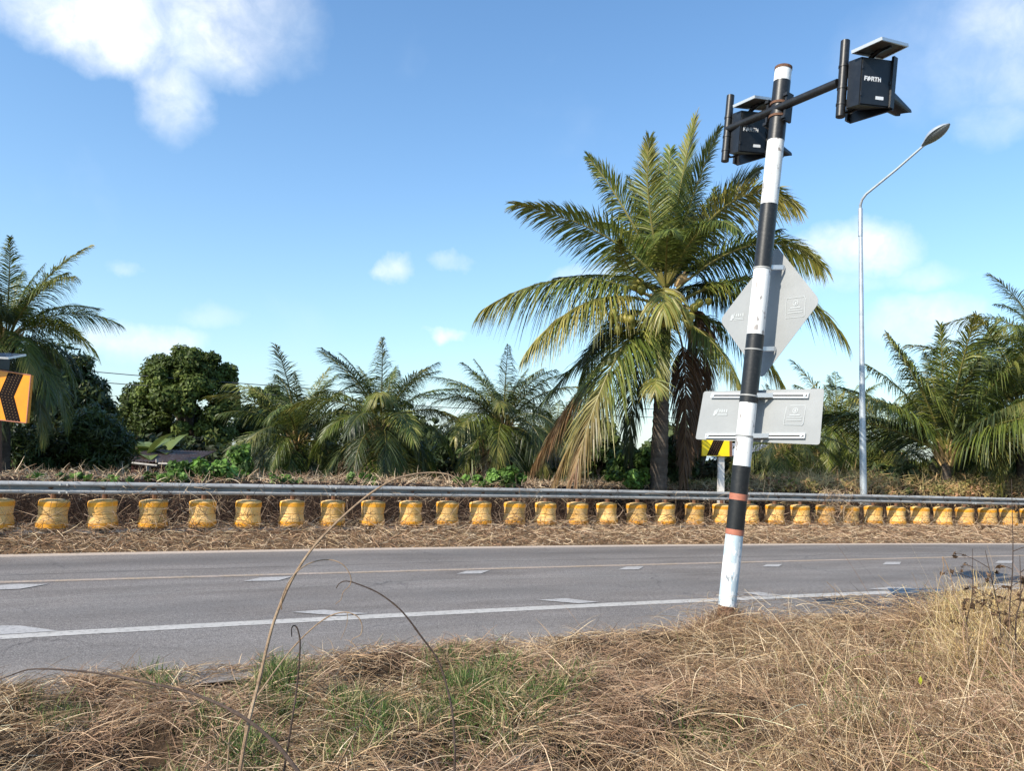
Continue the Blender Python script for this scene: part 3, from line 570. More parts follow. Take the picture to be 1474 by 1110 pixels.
# banana-like plants by the shed
for i_, (px, Y, lab) in enumerate(((208, 26, 'small banana plant with torn upright leaves beside the shed'), (232, 27, 'banana plant with one broad pale leaf over the shed roof'))):
    c = at(px, 690, Y); b = np.array([c[0], Y, .3]); t = empty('banana_plant', b); tag(t, lab, 'banana plant')
    tb = MB(); tube(tb, [b-[0, 0, .2], b+[0, 0, .9]], [.12, .08], 8); obj('stem', tb, m_bark2, t)
    for k in range(6):
        a = k*1.05+i_; e = math.radians(70-9*k); h = np.array([math.cos(a), math.sin(a), 0]); L_ = 1.35; Tt = np.linspace(0, 1, 7); mbk = MB()
        P0 = b+[0, 0, .85]; P1 = P0+L_*.6*(h*math.cos(e)+EZv*math.sin(e)); P2 = P1+L_*.5*(h*math.cos(e-1)+EZv*math.sin(e-1)); pts = bez(P0, P1, P2, Tt); sd = unit(np.cross(h, EZv)); w = np.array([.03, .18, .26, .28, .25, .16, .02])
        V = np.concatenate([pts-sd*w[:, None]+[0, 0, .05], pts, pts+sd*w[:, None]+[0, 0, .05]]); n = 7
        F = [(q, q+1, q+n+1, q+n) for q in range(6)]+[(q+n, q+n+1, q+2*n+1, q+2*n) for q in range(6)]
        mbk.add(V, F, (.13, .17, .04)); obj('leaf', mbk, m_leaf, t)

# ------------------------------------------------------------------ shed, house, wires
def boards(t, O, U, H, n, h, mt, name='board', th=.02):
    for k in range(n):
        mb = MB(); z = h*(k+.5)/n; L_ = np.linalg.norm(U); u = unit(U); nn_ = unit(np.cross(u, EZv)); box(mb, np.asarray(O)+U*.5+EZv*z, u, nn_, EZv, L_/2, th, h/n/2-.008); obj(name, mb, mt, t)
sb = at(228, 690, 25); sb[2] = .3; shed = tag(empty('shed', sb), 'low dark shed with tin roof between the shrubs and the round tree', 'shed')
A = at(188, 690, 25); B = at(272, 690, 25.5); A[2] = B[2] = .3
boards(shed, A, B-A, 0, 7, .82, m_shedwall)
mb = MB(); ns = 44; P = []
for k in range(ns+1):
    u = k/ns; p = A*(1-u)+B*u; p = p+(A-B)*.12*(1-2*u); zc = .02*math.cos(k*math.pi); P += [p+[0, -.5, 1.12-.3+zc], p+[0, 1.6, 1.45-.25+zc]]
mb.add(P, [(2*k, 2*k+1, 2*k+3, 2*k+2) for k in range(ns)]); o = obj('roof', mb, m_roof, shed)
md = o.modifiers.new('t', 'SOLIDIFY'); md.thickness = .015
for (x0, y0, x1, y1) in ((190, 667, 226, 671), (212, 671, 213, 690), (226, 666, 226, 661), (228, 668, 262, 669)):
    mb = MB(); p, q = at(x0, y0, 24.5), at(x1, y1, 24.5); tube(mb, [p, q], .045, 4); obj('beam', mb, m_beam, shed)
for s_ in (0, 1):
    mb = MB(); q = (A*(1-s_)+B*s_)+[0, 1.2, 0]; tube(mb, [q, q+[0, 0, .95]], .05, 6); obj('post', mb, m_beam, shed)
hb = at(1112, 690, 44); hb[2] = .3; house = tag(empty('house', hb), 'pale blue boarded house glimpsed behind the pole and palms', 'house')
A = hb+[-3.2, 0, 0]; B = hb+[3.0, 1.2, 0]
boards(house, A, B-A, 0, 10, 1.75, m_house); boards(house, A, np.array([-.8, 4., 0]), 0, 10, 1.75, m_house); boards(house, B, np.array([-.8, 4., 0]), 0, 10, 1.75, m_house)
mb = MB(); u = B-A; w_ = np.array([-.8, 4., 0]); P = [A-u*.06-w_*.12+[0, 0, 1.76], B+u*.06-w_*.12+[0, 0, 1.76], B+u*.06+w_*.5+[0, 0, 2.5], A-u*.06+w_*.5+[0, 0, 2.5], A-u*.06+w_*1.1+[0, 0, 1.76], B+u*.06+w_*1.1+[0, 0, 1.76]]
mb.add(P, [(0, 1, 2, 3), (3, 2, 5, 4)]); o = obj('roof', mb, m_houseroof, house); md = o.modifiers.new('t', 'SOLIDIFY'); md.thickness = .06
for s_ in (.12, .45, .75):
    mb = MB(); uu = unit(u); box(mb, A+u*s_+[0, -.03, 1.05], uu, unit(np.cross(uu, EZv)), EZv, .42, .03, .45); wd = obj('window', mb, m_hole, house)
    mb = MB(); nn_ = unit(np.cross(uu, EZv)); c_ = A+u*s_+[0, -.05, 1.05]
    for (a_, b_, hx_, hz_) in ((0, .47, .48, .03), (0, -.47, .48, .03), (.45, 0, .03, .44), (-.45, 0, .03, .44)): box(mb, c_+uu*a_+EZv*b_, uu, nn_, EZv, hx_, .035, hz_)
    obj('window_frame', mb, m_beam, wd)
for (pts, lab) in (([(-60, 517, 34), (100, 532, 35), (190, 540, 36), (400, 556, 39), (630, 574, 43), (900, 588, 49), (1250, 596, 56)], 'upper thin overhead wire crossing behind the palms'),
                   ([(-60, 534, 34), (100, 547, 35), (190, 554, 36), (400, 569, 39), (630, 586, 43), (900, 600, 49), (1250, 608, 56)], 'lower thin overhead wire crossing behind the palms')):
    mb = MB(); tube(mb, [at(*p) for p in pts], .022, 5); o = obj('overhead_wire', mb, m_wire); tag(o, lab, 'wire', 'overhead wires')

# ------------------------------------------------------------------ street lamp
lb_ = at(1243, 712, 21.2); lz = float(gz(lb_[0], lb_[1])); lb_[2] = lz; lamp = tag(empty('street_lamp', lb_), 'tall grey steel street lamp with a bent arm, behind the barrier', 'street lamp')
top = at(1238.5, 300, 21.2); mb = MB(); q1 = at(1241, 560, 21.2)
tube(mb, [lb_-[0, 0, .2], lb_*.5+q1*.5, q1, top*.6+q1*.4, top], [.095, .088, .078, .06, .05], 14); obj('post', mb, m_lamp, lamp, smooth=True)
mb = MB(); tube(mb, [lb_+[0, 0, -.05], lb_+[0, 0, .04]], .2, 12); obj('base_plate', mb, m_galv, lamp)
mb = MB(); tube(mb, [at(1238.5, 340, 21.2), top], .062, 12); obj('sleeve', mb, m_lamp, lamp, smooth=True)
arm = [top+[0, 0, -.02], at(1238.5, 295, 21.18), at(1241, 287, 21.1), at(1247, 279, 21.0), at(1290, 244, 20.4), at(1331, 208, 19.8)]
mb = MB(); tube(mb, arm, [.042, .04, .038, .036, .033, .03], 10); obj('arm', mb, m_lamp, lamp, smooth=True)
h0 = at(1328, 210, 19.85); h1 = at(1367, 178, 19.25); ax = unit(h1-h0); L_ = np.linalg.norm(h1-h0); sd = unit(np.cross(ax, EZv)); uu = np.cross(sd, ax)
sd, uu = sd*math.cos(-.05)+uu*math.sin(-.05), uu*math.cos(-.05)-sd*math.sin(-.05)
us = np.linspace(0, 1, 10); wd_ = np.array([.05, .08, .13, .165, .185, .19, .18, .155, .11, .03])*1.4; ht = wd_*.6
def shell(s0, mt_, nm, sc):
    V = []; n = 9
    for u_, w_, h_ in zip(us, wd_*sc, ht*sc):
        for k in range(n):
            a = math.pi*k/(n-1); V.append(h0+ax*L_*u_+sd*w_*math.cos(a)+uu*s0*h_*math.sin(a))
    F = [(i*n+k, i*n+k+1, (i+1)*n+k+1, (i+1)*n+k) for i in range(9) for k in range(n-1)]
    mb = MB(); mb.add(V, np.array(F)); return obj(nm, mb, mt_, lamp, smooth=True)
shell(1, m_lamp, 'lamp_housing', 1.0); shell(-.75, m_lens, 'lamp_lens', .84)
mb = MB(); V = []
for u_, w_ in zip(us, wd_):
    V += [h0+ax*L_*u_-sd*w_, h0+ax*L_*u_+sd*w_]
mb.add(V, [(2*i, 2*i+1, 2*i+3, 2*i+2) for i in range(9)]); obj('lamp_rim', mb, m_lamp, lamp)

# ------------------------------------------------------------------ striped pole
PY = 7.5; pb = at(1046.5, 872, PY); pt = at(1128, 96, PY+.05); pole_ax = unit(pt-pb)
def pp_at(py):      # point on the pole axis at pixel row py
    lo_, hi_ = 0., 1.3
    for _ in range(40):
        m__ = (lo_+hi_)/2; p = pb+(pt-pb)*m__; v_ = p-[0, 0, EZ]; y_ = cy-f*(v_@Uv)/(v_@Fv)
        if y_ > py: lo_ = m__
        else: hi_ = m__
    return pb+(pt-pb)*lo_
pbase = pb-pole_ax*.35; pole = tag(empty('striped_pole', pbase), 'leaning black and white striped steel pole in the dry grass', 'pole')
PR = .084
def seg(y0, y1, r, mt_, nm, **k):
    mb = MB(); a_, b_ = pp_at(y0), pp_at(y1); n = max(2, int(abs(y1-y0)/12)); tube(mb, [a_+(b_-a_)*i/n for i in range(n+1)], r, 28); return obj(nm, mb, mt_, pole, smooth=False)
for (y0, y1, mt_) in ((770, 872, m_whitelow), (575, 672, m_white), (387, 482, m_white), (203, 295, m_white), (101, 118, m_white)): o = seg(y0, y1, PR, mt_, 'white_band')
for (y0, y1) in ((720, 762), (672, 711), (482, 575), (295, 387), (118, 203)): seg(y0, y1, PR+.0015, m_black, 'black_band')
for (y0, y1) in ((762, 770), (711, 720)): seg(y0, y1, PR+.003, m_tape, 'brown_tape_band')
seg(671, 679, PR+.005, m_black, 'tape_lip'); seg(572, 580, PR+.004, m_black, 'tape_lip'); seg(97, 101, PR+.004, m_rust, 'pole_rim'); 
mb = MB(); tube(mb, [pbase, pp_at(872)], PR*.985, 24); obj('rusty_foot', mb, m_rust, pole)
mb = MB(); tube(mb, [pp_at(876), pp_at(868)], [PR*1.0, PR*1.01], 24); obj('foot_collar', mb, m_whitelow, pole)
# crossarm
aR = at(1206, 119, 6.92); aL = at(1046, 187, 8.08)
mb = MB(); tube(mb, [aL, (aL+aR)/2, aR], .042, 14); obj('crossarm', mb, m_black, pole)
ac = (aL+aR)/2; au = unit(aR-aL)
cl = pp_at(160)
for dz in (.07, -.07):
    mb = MB(); c_ = cl+pole_ax*dz; tube(mb, [c_-pole_ax*.012, c_+pole_ax*.012], PR+.012, 24); obj('clamp_ring', mb, m_rust, pole)
mb = MB(); pn = unit(np.cross(au, pole_ax)); pn = pn if pn[1] > 0 else -pn
for sgn_ in (-1, 1): box(mb, cl+au*sgn_*(PR+.03), au, pn, pole_ax, .012, .05, .15)
obj('clamp_plate', mb, m_black, pole)
for z_ in (-.12, .12):
    for sgn_ in (-1, 1):
        mb = MB(); box(mb, cl+au*sgn_*(PR+.03)+pole_ax*z_-pn*.055, au, pn, pole_ax, .022, .014, .014); obj('bolt', mb, m_black, pole)

# solar flashers: built once at the right end of the arm, copied to the left end
Yq = 6.88; tb0 = at(1209.5, 168, Yq); tt0 = at(1217, 59, Yq+.02)
fl = tag(empty('solar_flasher', tb0), 'black solar warning light box on the right, higher end of the crossarm', 'warning light', 'solar warning lights')
tu = unit(tt0-tb0)
mb = MB(); tube(mb, [tb0, tt0], .042, 16); obj('mounting_tube', mb, m_black, fl)
for z_ in (.12, .28, .5):
    mb = MB(); c_ = tb0+tu*z_; tube(mb, [c_-tu*.01, c_+tu*.01], .047, 16); obj('hose_clamp', mb, m_black, fl)
Pr_t, Pr_b = at(1285, 87, 6.80), at(1280, 155, 6.80); C1t, C1b = at(1240.5, 81, 6.70), at(1235.5, 150, 6.70); C2t, C2b = at(1222, 88, 6.84), at(1218, 155, 6.84)
Plt, Plb = at(1226, 105, 7.1), at(1223, 160, 7.1)
mb = MB(); mb.add([C1b, Pr_b, Plb, C2b, C1t, Pr_t, Plt, C2t], [(3, 2, 1, 0), (4, 5, 6, 7), (0, 1, 5, 4), (1, 2, 6, 5), (2, 3, 7, 6), (3, 0, 4, 7)]); hsg = obj('housing', mb, m_blackbox, fl)
fu = unit(Pr_b-C1b); fvv = unit(C1t-C1b); fn = unit(np.cross(fu, fvv)); fn = fn if fn[1] < 0 else -fn; fw = np.linalg.norm(Pr_b-C1b); fh = np.linalg.norm(C1t-C1b)
mb = MB(); box(mb, C1b+fu*fw*.5+fvv*fh*.5+fn*.006, fu, fn, fvv, fw*.47, .006, fh*.48); obj('door', mb, m_blackbox, hsg)
mb = MB()
for z_ in (.22, .78): box(mb, C1b+fu*.01+fvv*fh*z_+fn*.014, fu, fn, fvv, .008, .006, .02)
box(mb, C1b+fu*fw*.93+fvv*fh*.5+fn*.016, fu, fn, fvv, .008, .006, .015); obj('latch', mb, m_black, hsg)
def decal(rects, O, U_, V_, n_, off, s):
    mb = MB()
    for q in rects: prism(mb, [np.asarray(O)+np.asarray(U_)*a_*s+np.asarray(V_)*b_*s+n_*off for a_, b_ in q], n_*.001)
    return mb
def R4(x0, y0, x1, y1): return [(x0, y0), (x1, y0), (x1, y1), (x0, y1)]
FORTH = [R4(0, 0, .22, 1), R4(.22, .76, .78, 1), R4(.22, .40, .62, .62),
         [(.72, .1), (1.02, -.1), (1.42, .95), (1.1, 1.02), (.78, .66)], [(1.42, .95), (1.62, .5), (1.3, .05), (1.22, .3)],
         R4(1.75, 0, 1.97, 1), R4(1.97, .78, 2.45, 1), R4(2.25, .5, 2.47, .78), R4(1.97, .40, 2.4, .6), [(2.12, .4), (2.38, 0), (2.62, 0), (2.36, .4)],
         R4(2.58, .78, 3.35, 1), R4(2.86, 0, 3.08, .78), R4(3.45, 0, 3.67, 1), R4(3.98, 0, 4.2, 1), R4(3.67, .38, 3.98, .62)]
obj('lettering', decal(FORTH, C1b+fu*fw*.10+fvv*fh*.50, fu, fvv, fn, .0135, .044), m_whiteprint, hsg)
obj('serial_label', decal([R4(0, 0, 2.1, .75)], C1b+fu*fw*.50+fvv*fh*.13, fu, fvv, fn, .0135, .042), m_whiteprint, hsg)
# face plate, wider and taller than the housing, parallel to the crossarm
g1, g2, g3, g4 = at(1284, 158, 6.80), at(1222, 177, 7.16), at(1226, 100, 7.16), at(1289, 85, 6.80)
nf = unit(np.cross(g2-g1, g4-g1)); nf = nf if nf[0] > 0 else -nf
mb = MB(); prism(mb, [g1, g2, g3, g4], nf*.02); obj('face_plate', mb, m_blackbox, fl)
pc = (g1+g2+g3+g4)/4; aa = unit(g1-g2); up_ = unit(np.cross(nf, aa)); up_ = up_ if up_[2] > 0 else -up_
for s_ in (1, -1):
    mb = MB(); box(mb, pc+aa*s_*.5*np.linalg.norm(g1-g2)-nf*.012, aa, nf, up_, .012, .03, .5*np.linalg.norm(g4-g1)); obj('plate_flange', mb, m_black, fl)
V = []; n = 22
for (t_, r_) in ((.02, .112), (.02, .118), (1, .062), (1, .055)):
    for k in range(n):
        a = 2*math.pi*k/n; ln = (.60 - .16*max(0, -math.sin(a)) )*t_ if t_ == 1 else .02
        V.append(pc+up_*.01+nf*ln+r_*(aa*math.cos(a)+up_*math.sin(a))-up_*(.035*t_))
F = [(i*n+k, i*n+(k+1) % n, (i+1)*n+(k+1) % n, (i+1)*n+k) for i in range(3) for k in range(n)]
mb = MB(); mb.add(V, np.array(F)); obj('visor', mb, m_black, fl, smooth=False)
mb = MB(); tube(mb, [pc+nf*.02, pc+nf*.035], .115, 22); obj('lamp_lens', mb, m_lens, fl)
s4 = [at(1227, 75.5, 6.72), at(1269, 56.5, 6.45), at(1306.5, 66, 6.72), at(1270, 84, 7.0)]; pnn = unit(np.cross(s4[1]-s4[0], s4[3]-s4[0])); pnn = pnn if pnn[2] > 0 else -pnn
mb = MB(); prism(mb, [p*.97+sum(s4)/4*.03+pnn*.006 for p in s4], pnn*.008); obj('panel_backsheet', mb, m_panelback, fl); sp_ = ORG
mb = MB()
for a_, b_ in zip(s4, s4[1:]+s4[:1]): box(mb, (a_+b_)/2+pnn*.008, unit(b_-a_), unit(np.cross(unit(b_-a_), pnn)), pnn, np.linalg.norm(b_-a_)/2+.003, .008, .014)
obj('panel_frame', mb, m_bracket, fl)
mb = MB(); prism(mb, [p*.96+sum(s4)/4*.04+pnn*.016 for p in s4], pnn*.003); obj('solar_cells', mb, m_panelglass, fl)
mb = MB(); cc_ = sum(s4)/4; bc = (C1t+Pr_t+Plt+C2t)/4
tube(mb, [bc-[0, 0, .02], bc*.4+cc_*.6, cc_], .022, 8); box(mb, cc_-pnn*.012, unit(s4[1]-s4[0]), unit(s4[2]-s4[1]), pnn, .10, .015, .012); obj('panel_bracket', mb, m_black, fl)
for z_ in (.20, .84):
    mb = MB(); a_ = tb0+tu*np.linalg.norm(tt0-tb0)*z_; e_ = (C2b*(1-z_)+C2t*z_)*.8+Plb*.2; tube(mb, [a_, e_], .017, 6); obj('support_bar', mb, m_black, fl)
mb = MB(); a_ = C2b*.5+Plb*.5; tube(mb, [tb0+tu*.1, a_+[-.03, 0, -.03], a_+[.03, 0, -.02], a_*.7+Pr_b*.3+[0, 0, .02]], .012, 6); obj('cable', mb, m_black, fl)
def copy_tree(o, parent=None):
    c = o.copy(); C.objects.link(c); c.parent = parent
    for ch in list(o.children): copy_tree(ch, c)
    return c
bpy.context.view_layer.update()
f2 = copy_tree(fl); f2.location = Vector(at(1043.5, 232, 8.06)); f2['label'] = 'black solar warning light box on the left, lower end, half behind the pole'

def proj(p): v_ = p-np.array([0, 0, EZ]); return cx+f*(v_@Rv)/(v_@Fv), cy-f*(v_@Uv)/(v_@Fv)
def onplane(px, py, c_, n_):
    d = ray(px, py); o_ = np.array([0, 0, EZ]); return o_+d*np.dot(c_-o_, n_)/np.dot(d, n_)
# signs on the pole (their backs)
def rounded(cor, rad, n=5):
    cor = [np.asarray(c) for c in cor]; out = []
    for i in range(len(cor)):
        p, a_, b_ = cor[i], cor[i-1], cor[(i+1) % len(cor)]; u1, u2 = unit(a_-p), unit(b_-p); s_ = p+u1*rad; e_ = p+u2*rad
        out += [(1-t)**2*s_+2*t*(1-t)*p+t*t*e_ for t in np.linspace(0, 1, n)]
    return out
def shield(O, U_, V_, n_, s):
    q = []
    for (x0, y0, x1, y1) in ((-.5, .5, .5, .53), (-.5, -.5, .5, -.47), (-.53, -.42, -.50, .42), (.50, -.42, .53, .42), (-.28, -.02, .28, .04), (-.4, -.14, .4, -.10), (-.4, -.26, .4, -.22)): q.append(R4(x0, y0, x1, y1))
    for (sx_, sy) in ((1, 1), (1, -1), (-1, 1), (-1, -1)): q.append([(sx_*.5, sy*.42), (sx_*.53, sy*.42), (sx_*.46, sy*.52), (sx_*.44, sy*.5)])
    n = 12
    for k in range(n):
        a0, a1 = 2*math.pi*k/n, 2*math.pi*(k+1)/n; q.append([(.15*math.cos(a0), .24+.15*math.sin(a0)), (.15*math.cos(a1), .24+.15*math.sin(a1)), (.11*math.cos(a1), .24+.11*math.sin(a1)), (.11*math.cos(a0), .24+.11*math.sin(a0))])
    q.append([(-.04, .16), (.04, .16), (.05, .28), (0, .34), (-.05, .28)])
    return decal(q, O, U_, V_, n_, .0025, s)
def logo(O, U_, V_, n_, s):
    q = [[(0, .1), (.28, .1), (.5, .95), (.12, .75)], [(.32, .3), (.5, .3), (.72, 1.0), (.56, 1.0)], R4(.8, .55, 1.0, .9), R4(1.08, .5, 1.3, .92), R4(1.4, .55, 1.6, .9), R4(1.72, .5, 1.92, .92), R4(.62, .1, 1.95, .22), R4(.62, .28, 1.95, .38)]
    return decal(q, O, U_, V_, n_, .0025, s)
def sign(name, label, cor, prad, arms):
    n_ = unit(np.cross(cor[2]-cor[0], cor[3]-cor[1])); n_ = n_ if n_[1] < 0 else -n_; c0 = sum(cor)/4
    cor = [onplane(*proj(p), c0, n_) for p in cor]
    c_ = sum(cor)/4; t = tag(empty(name, c_), label, 'road sign')
    mb = MB(); P = rounded(cor, prad); prism(mb, P, -n_*.003); obj('plate', mb, m_alu, t); return t, n_, c_
yc = 7.68
dc = [at(1118, 354, yc), at(1181, 433, yc-.44), at(1096, 546, yc+.02), at(1036, 461, yc+.44)]
ds, dn, dcn = sign('diamond_sign', 'bare grey back of a diamond road sign on the striped pole', dc, .07, None)
du = unit(dc[1]-dc[3]); dv = unit(dc[0]-dc[2])
du = unit(du*1.0); hz = unit(au-dn*np.dot(au, dn)); vt = unit(np.cross(hz, dn)); vt = vt if vt[2] > 0 else -vt
obj('department_crest', shield(onplane(1145, 443, dcn, dn), hz, vt, dn, .20), m_print, ds)
obj('maker_logo', logo(onplane(1051, 463, dcn, dn), hz, vt, dn, .085), m_print, ds)
def bracket(t, py, x0, x1, c_, n_, slot=False):
    P_ = pp_at(py); mb = MB(); a_ = onplane(x0, py, c_, n_); b_ = onplane(x1, py-1.5 if not slot else py, c_, n_); 
    if slot:
        box(mb, (a_+b_)/2+n_*.012, unit(b_-a_), n_, vt, np.linalg.norm(b_-a_)/2, .012, .024); o = obj('mounting_channel', mb, m_bracket, t)
        mb = MB(); box(mb, (a_+b_)/2+n_*.0245, unit(b_-a_), n_, vt, np.linalg.norm(b_-a_)/2-.01, .0015, .008); obj('slot', mb, m_dark, o)
        for e_ in (a_*.97+b_*.03, a_*.03+b_*.97):
            mb = MB(); tube(mb, [e_+n_*.02, e_+n_*.034], .012, 8); obj('bolt', mb, m_bracket, t)
    mb = MB(); q_ = onplane(x1, py-1, c_, n_) if not slot else a_*.35+b_*.65; st_ = P_+hz*PR*.6
    box(mb, (st_+q_)/2+n_*.03, unit(q_-st_), n_, vt, np.linalg.norm(q_-st_)/2 if not slot else .12, .016, .022); obj('clamp_arm', mb, m_bracket, t)
    mb = MB(); tube(mb, [P_-pole_ax*.007, P_+pole_ax*.007], PR+.007, 24); obj('clamp_band', mb, m_galv, t)
bracket(ds, 387, 1095, 1131, dcn, dn); bracket(ds, 504, 1075, 1118, dcn, dn)
rc_ = [at(1013, 563.5, yc+.40), at(1186.5, 559.5, yc-.56), at(1180, 640.5, yc-.56), at(1001, 632.5, yc+.40)]
rs_, rn, rcn = sign('rectangular_sign', 'bare grey back of a wide rectangular road sign low on the striped pole', rc_, .03, None)
hz = unit(rc_[1]-rc_[0]); vt = unit(rc_[0]-rc_[3])
obj('department_crest', shield(onplane(1144, 598, rcn, rn), hz, vt, rn, .19), m_print, rs_)
obj('maker_logo', logo(onplane(1026, 600, rcn, rn), hz, vt, rn, .085), m_print, rs_)
bracket(rs_, 570, 1025, 1165, rcn, rn, True); bracket(rs_, 628, 1017, 1160, rcn, rn, True)

# ------------------------------------------------------------------ arrow signs
def plane4(cor): n_ = unit(np.cross(cor[1]-cor[0], cor[3]-cor[0])); return n_ if n_[1] < 0 else -n_
Ya = 14.2; c4 = [at(-9, 531.5, Ya+.1), at(44.5, 540, Ya), at(38, 609, Ya), at(-15, 603, Ya+.1)]; n_ = plane4(c4)
b = at(0, 690, Ya+.12); b[2] = float(gz(b[0], b[1])); t = tag(empty('chevron_sign', b), 'orange sign with a black left arrow, small solar panel on top', 'road sign', 'arrow signs behind the barrier')
mb = MB(); prism(mb, c4, -n_*.07); obj('sign_box', mb, m_orange, t)
cc_ = sum(c4)/4; U1 = unit(c4[1]-c4[0]); V1 = unit(c4[0]-c4[3]); wv = np.linalg.norm(c4[1]-c4[0]); hv = np.linalg.norm(c4[0]-c4[3]); O = c4[3]
def ch(t, O, U1, V1, wv, hv, n_, flip, mdot):
    q = [(.40, .98), (.04+.16, .52), (.44, .02), (.84, .02), (.60, .52), (.80, .98)] if not flip else [(.60, .98), (.84, .52), (.56, .02), (.16, .02), (.44, .52), (.20, .98)]
    q = [(a_*wv, b_*hv) for a_, b_ in q]
    mb = MB(); P = [O+U1*a_+V1*b_+n_*.003 for a_, b_ in q]; mb.add(P, [(0, 1, 4, 5), (1, 2, 3, 4)] if True else [])
    o = obj('arrow', mb, m_blacksheet, t); mb = MB()
    for (s0, s1, e0_, e1_) in ((q[0], q[5], q[1], q[4]), (q[1], q[4], q[2], q[3])):
        for r_ in range(9):
            for c_ in range(4):
                u = (c_+.8)/4.6; v = (r_+.6)/9.2; a0 = np.array(s0)*(1-u)+np.array(s1)*u; a1 = np.array(e0_)*(1-u)+np.array(e1_)*u; p2 = a0*(1-v)+a1*v
                p = O+U1*p2[0]+V1*p2[1]+n_*.004; tube(mb, [p, p+n_*.006], .009, 6)
    obj('light_dots', mb, mdot, o)
m_dot = mat('amber_dots', (.16, .08, .02), .5)
ch(t, O, U1, V1, wv, hv, n_, False, m_dot)
mb = MB()
for s_, e_ in ((0, 1), (1, 2), (2, 3), (3, 0)): box(mb, (c4[s_]+c4[e_])/2+n_*.004, unit(c4[e_]-c4[s_]), n_, unit(np.cross(unit(c4[e_]-c4[s_]), n_)), np.linalg.norm(c4[e_]-c4[s_])/2, .006, .008)
obj('sign_frame', mb, m_tape, t)
mb = MB(); pc_ = at(-2, 604, Ya+.22); tube(mb, [b-[0, 0, .3], pc_, at(-4, 520, Ya+.22)], .05, 12); obj('post', mb, m_rust, t)
mb = MB(); box(mb, at(-6, 524, Ya+.2), EX, EY, EZv, .17, .14, .10); obj('battery_box', mb, m_blackbox, t)
mb = MB(); box(mb, at(-4, 512, Ya+.05), unit((1, 0, -.02)), unit((0, 1, .25)), unit((0, -.25, 1)), .38, .26, .018); obj('solar_panel', mb, m_bracket, t)
mb = MB(); box(mb, at(-4, 512, Ya+.05)+[0, 0, .021], unit((1, 0, -.02)), unit((0, 1, .25)), unit((0, -.25, 1)), .36, .24, .003); obj('solar_cells', mb, m_panelglass, t)
Ya = 18.3; c4 = [at(1011.5, 606, Ya), at(1050, 607, Ya), at(1050, 657, Ya), at(1011, 656.5, Ya)]; n_ = plane4(c4)
b = at(1037.5, 700, Ya+.18); b[2] = float(gz(b[0], b[1])); t = tag(empty('chevron_sign', b), 'small yellow sign with a black right arrow on a white post', 'road sign', 'arrow signs behind the barrier')
mb = MB(); prism(mb, c4, -n_*.08); obj('sign_box', mb, m_yellow, t)
O = c4[3]; U1 = unit(c4[1]-c4[0]); V1 = unit(c4[0]-c4[3]); ch(t, O, U1, V1, np.linalg.norm(c4[1]-c4[0]), np.linalg.norm(c4[0]-c4[3]), n_, True, m_dot)
mb = MB(); box(mb, c4[1]*.5+c4[2]*.5+U1*.035+[0, .04, 0], U1, n_, V1, .03, .05, .42); obj('side_bracket', mb, m_rust, t)
mb = MB(); pk = at(1037.5, 655, Ya+.18); box(mb, (b+pk)/2+[0, 0, -.1], EX, EY, EZv, .072, .06, (pk[2]-b[2])/2+.2); obj('post', mb, m_concrete, t)

# ------------------------------------------------------------------ dry grass, litter and vines (uncountable)
STRAW = [(.42, .29, .16), (.56, .41, .24), (.26, .17, .09), (.74, .58, .38), (.36, .23, .135), (.12, .07, .04), (.17, .105, .06)]
PINK = [(.46, .29, .19), (.36, .22, .145), (.56, .38, .26), (.25, .15, .10)]
GREEN = [(.07, .13, .025), (.09, .16, .035), (.05, .09, .02), (.16, .19, .06), (.34, .30, .14)]
def blades(mb, B, D, L_, curve, w, col, K=4, grav=.5):
    n = len(B); s = np.linspace(0, 1, K)[None, :, None]; Ln = L_[:, None, None]
    P = B[:, None]+D[:, None]*s*Ln+curve[:, None]*(s**2)*Ln+np.array([0, 0, -1.])*(grav*s**2.2*Ln if np.ndim(grav) == 0 else grav[:, None, None]*s**2.2*Ln)
    side = np.cross(D, svec(n)); side /= np.linalg.norm(side, axis=1)[:, None]+1e-9
    prof = np.array([1, .95, .75, .2] if K == 4 else np.linspace(1, .3, K)); ribbons(mb, P, w[:, None]*prof[None], side, col); return P
def near_pts(n, tall=False):
    out = []
    while sum(map(len, out)) < n:
        Y = rng.uniform(2.4, 11., n*2)**1.; X = rng.uniform(-.78, .80, n*2)*Y
        ok = (Y < Yn(X)+.05) & (rng.random(n*2) < np.clip(1.25*4.2/Y, .25, 1))
        if tall: ok &= rng.random(n*2) > 1.1*np.clip(hollow(X, Y), 0, 1)
        if tall: ok &= rng.random(n*2) < ss((X-1.0)/1.6)*(.35+.65*ss((vn(X, Y, .55, 3)+.35)*1.4))
        out.append(np.stack([X[ok], Y[ok]], 1))
    return np.concatenate(out)[:n]
# matted layer in clumps that share a lay direction
nc = 7800; cpt = near_pts(nc); per = 19; la = vn(cpt[:, 0], cpt[:, 1], .7, 5)*4+rng.normal(size=nc)*.9
Bc = np.repeat(cpt, per, 0)+rng.normal(size=(nc*per, 2))*.075; ang = np.repeat(la, per)+rng.normal(size=nc*per)*.95
okk = (Bc[:, 1] < Yn(Bc[:, 0])+.12+.08*vn(Bc[:, 0], Bc[:, 1], .25)) & (rng.random(len(Bc)) > 1.15*np.clip(hollow(Bc[:, 0], Bc[:, 1]), 0, 1)) & (rng.random(len(Bc)) < .18+ss((vn(Bc[:, 0], Bc[:, 1], .30)+.55)*1.7)); Bc, ang = Bc[okk], ang[okk]; n = len(Bc)
lift = np.clip(rng.normal(.32, .3, n), -.05, 1.2); D = np.stack([np.cos(ang), np.sin(ang), lift], 1); D /= np.linalg.norm(D, axis=1)[:, None]
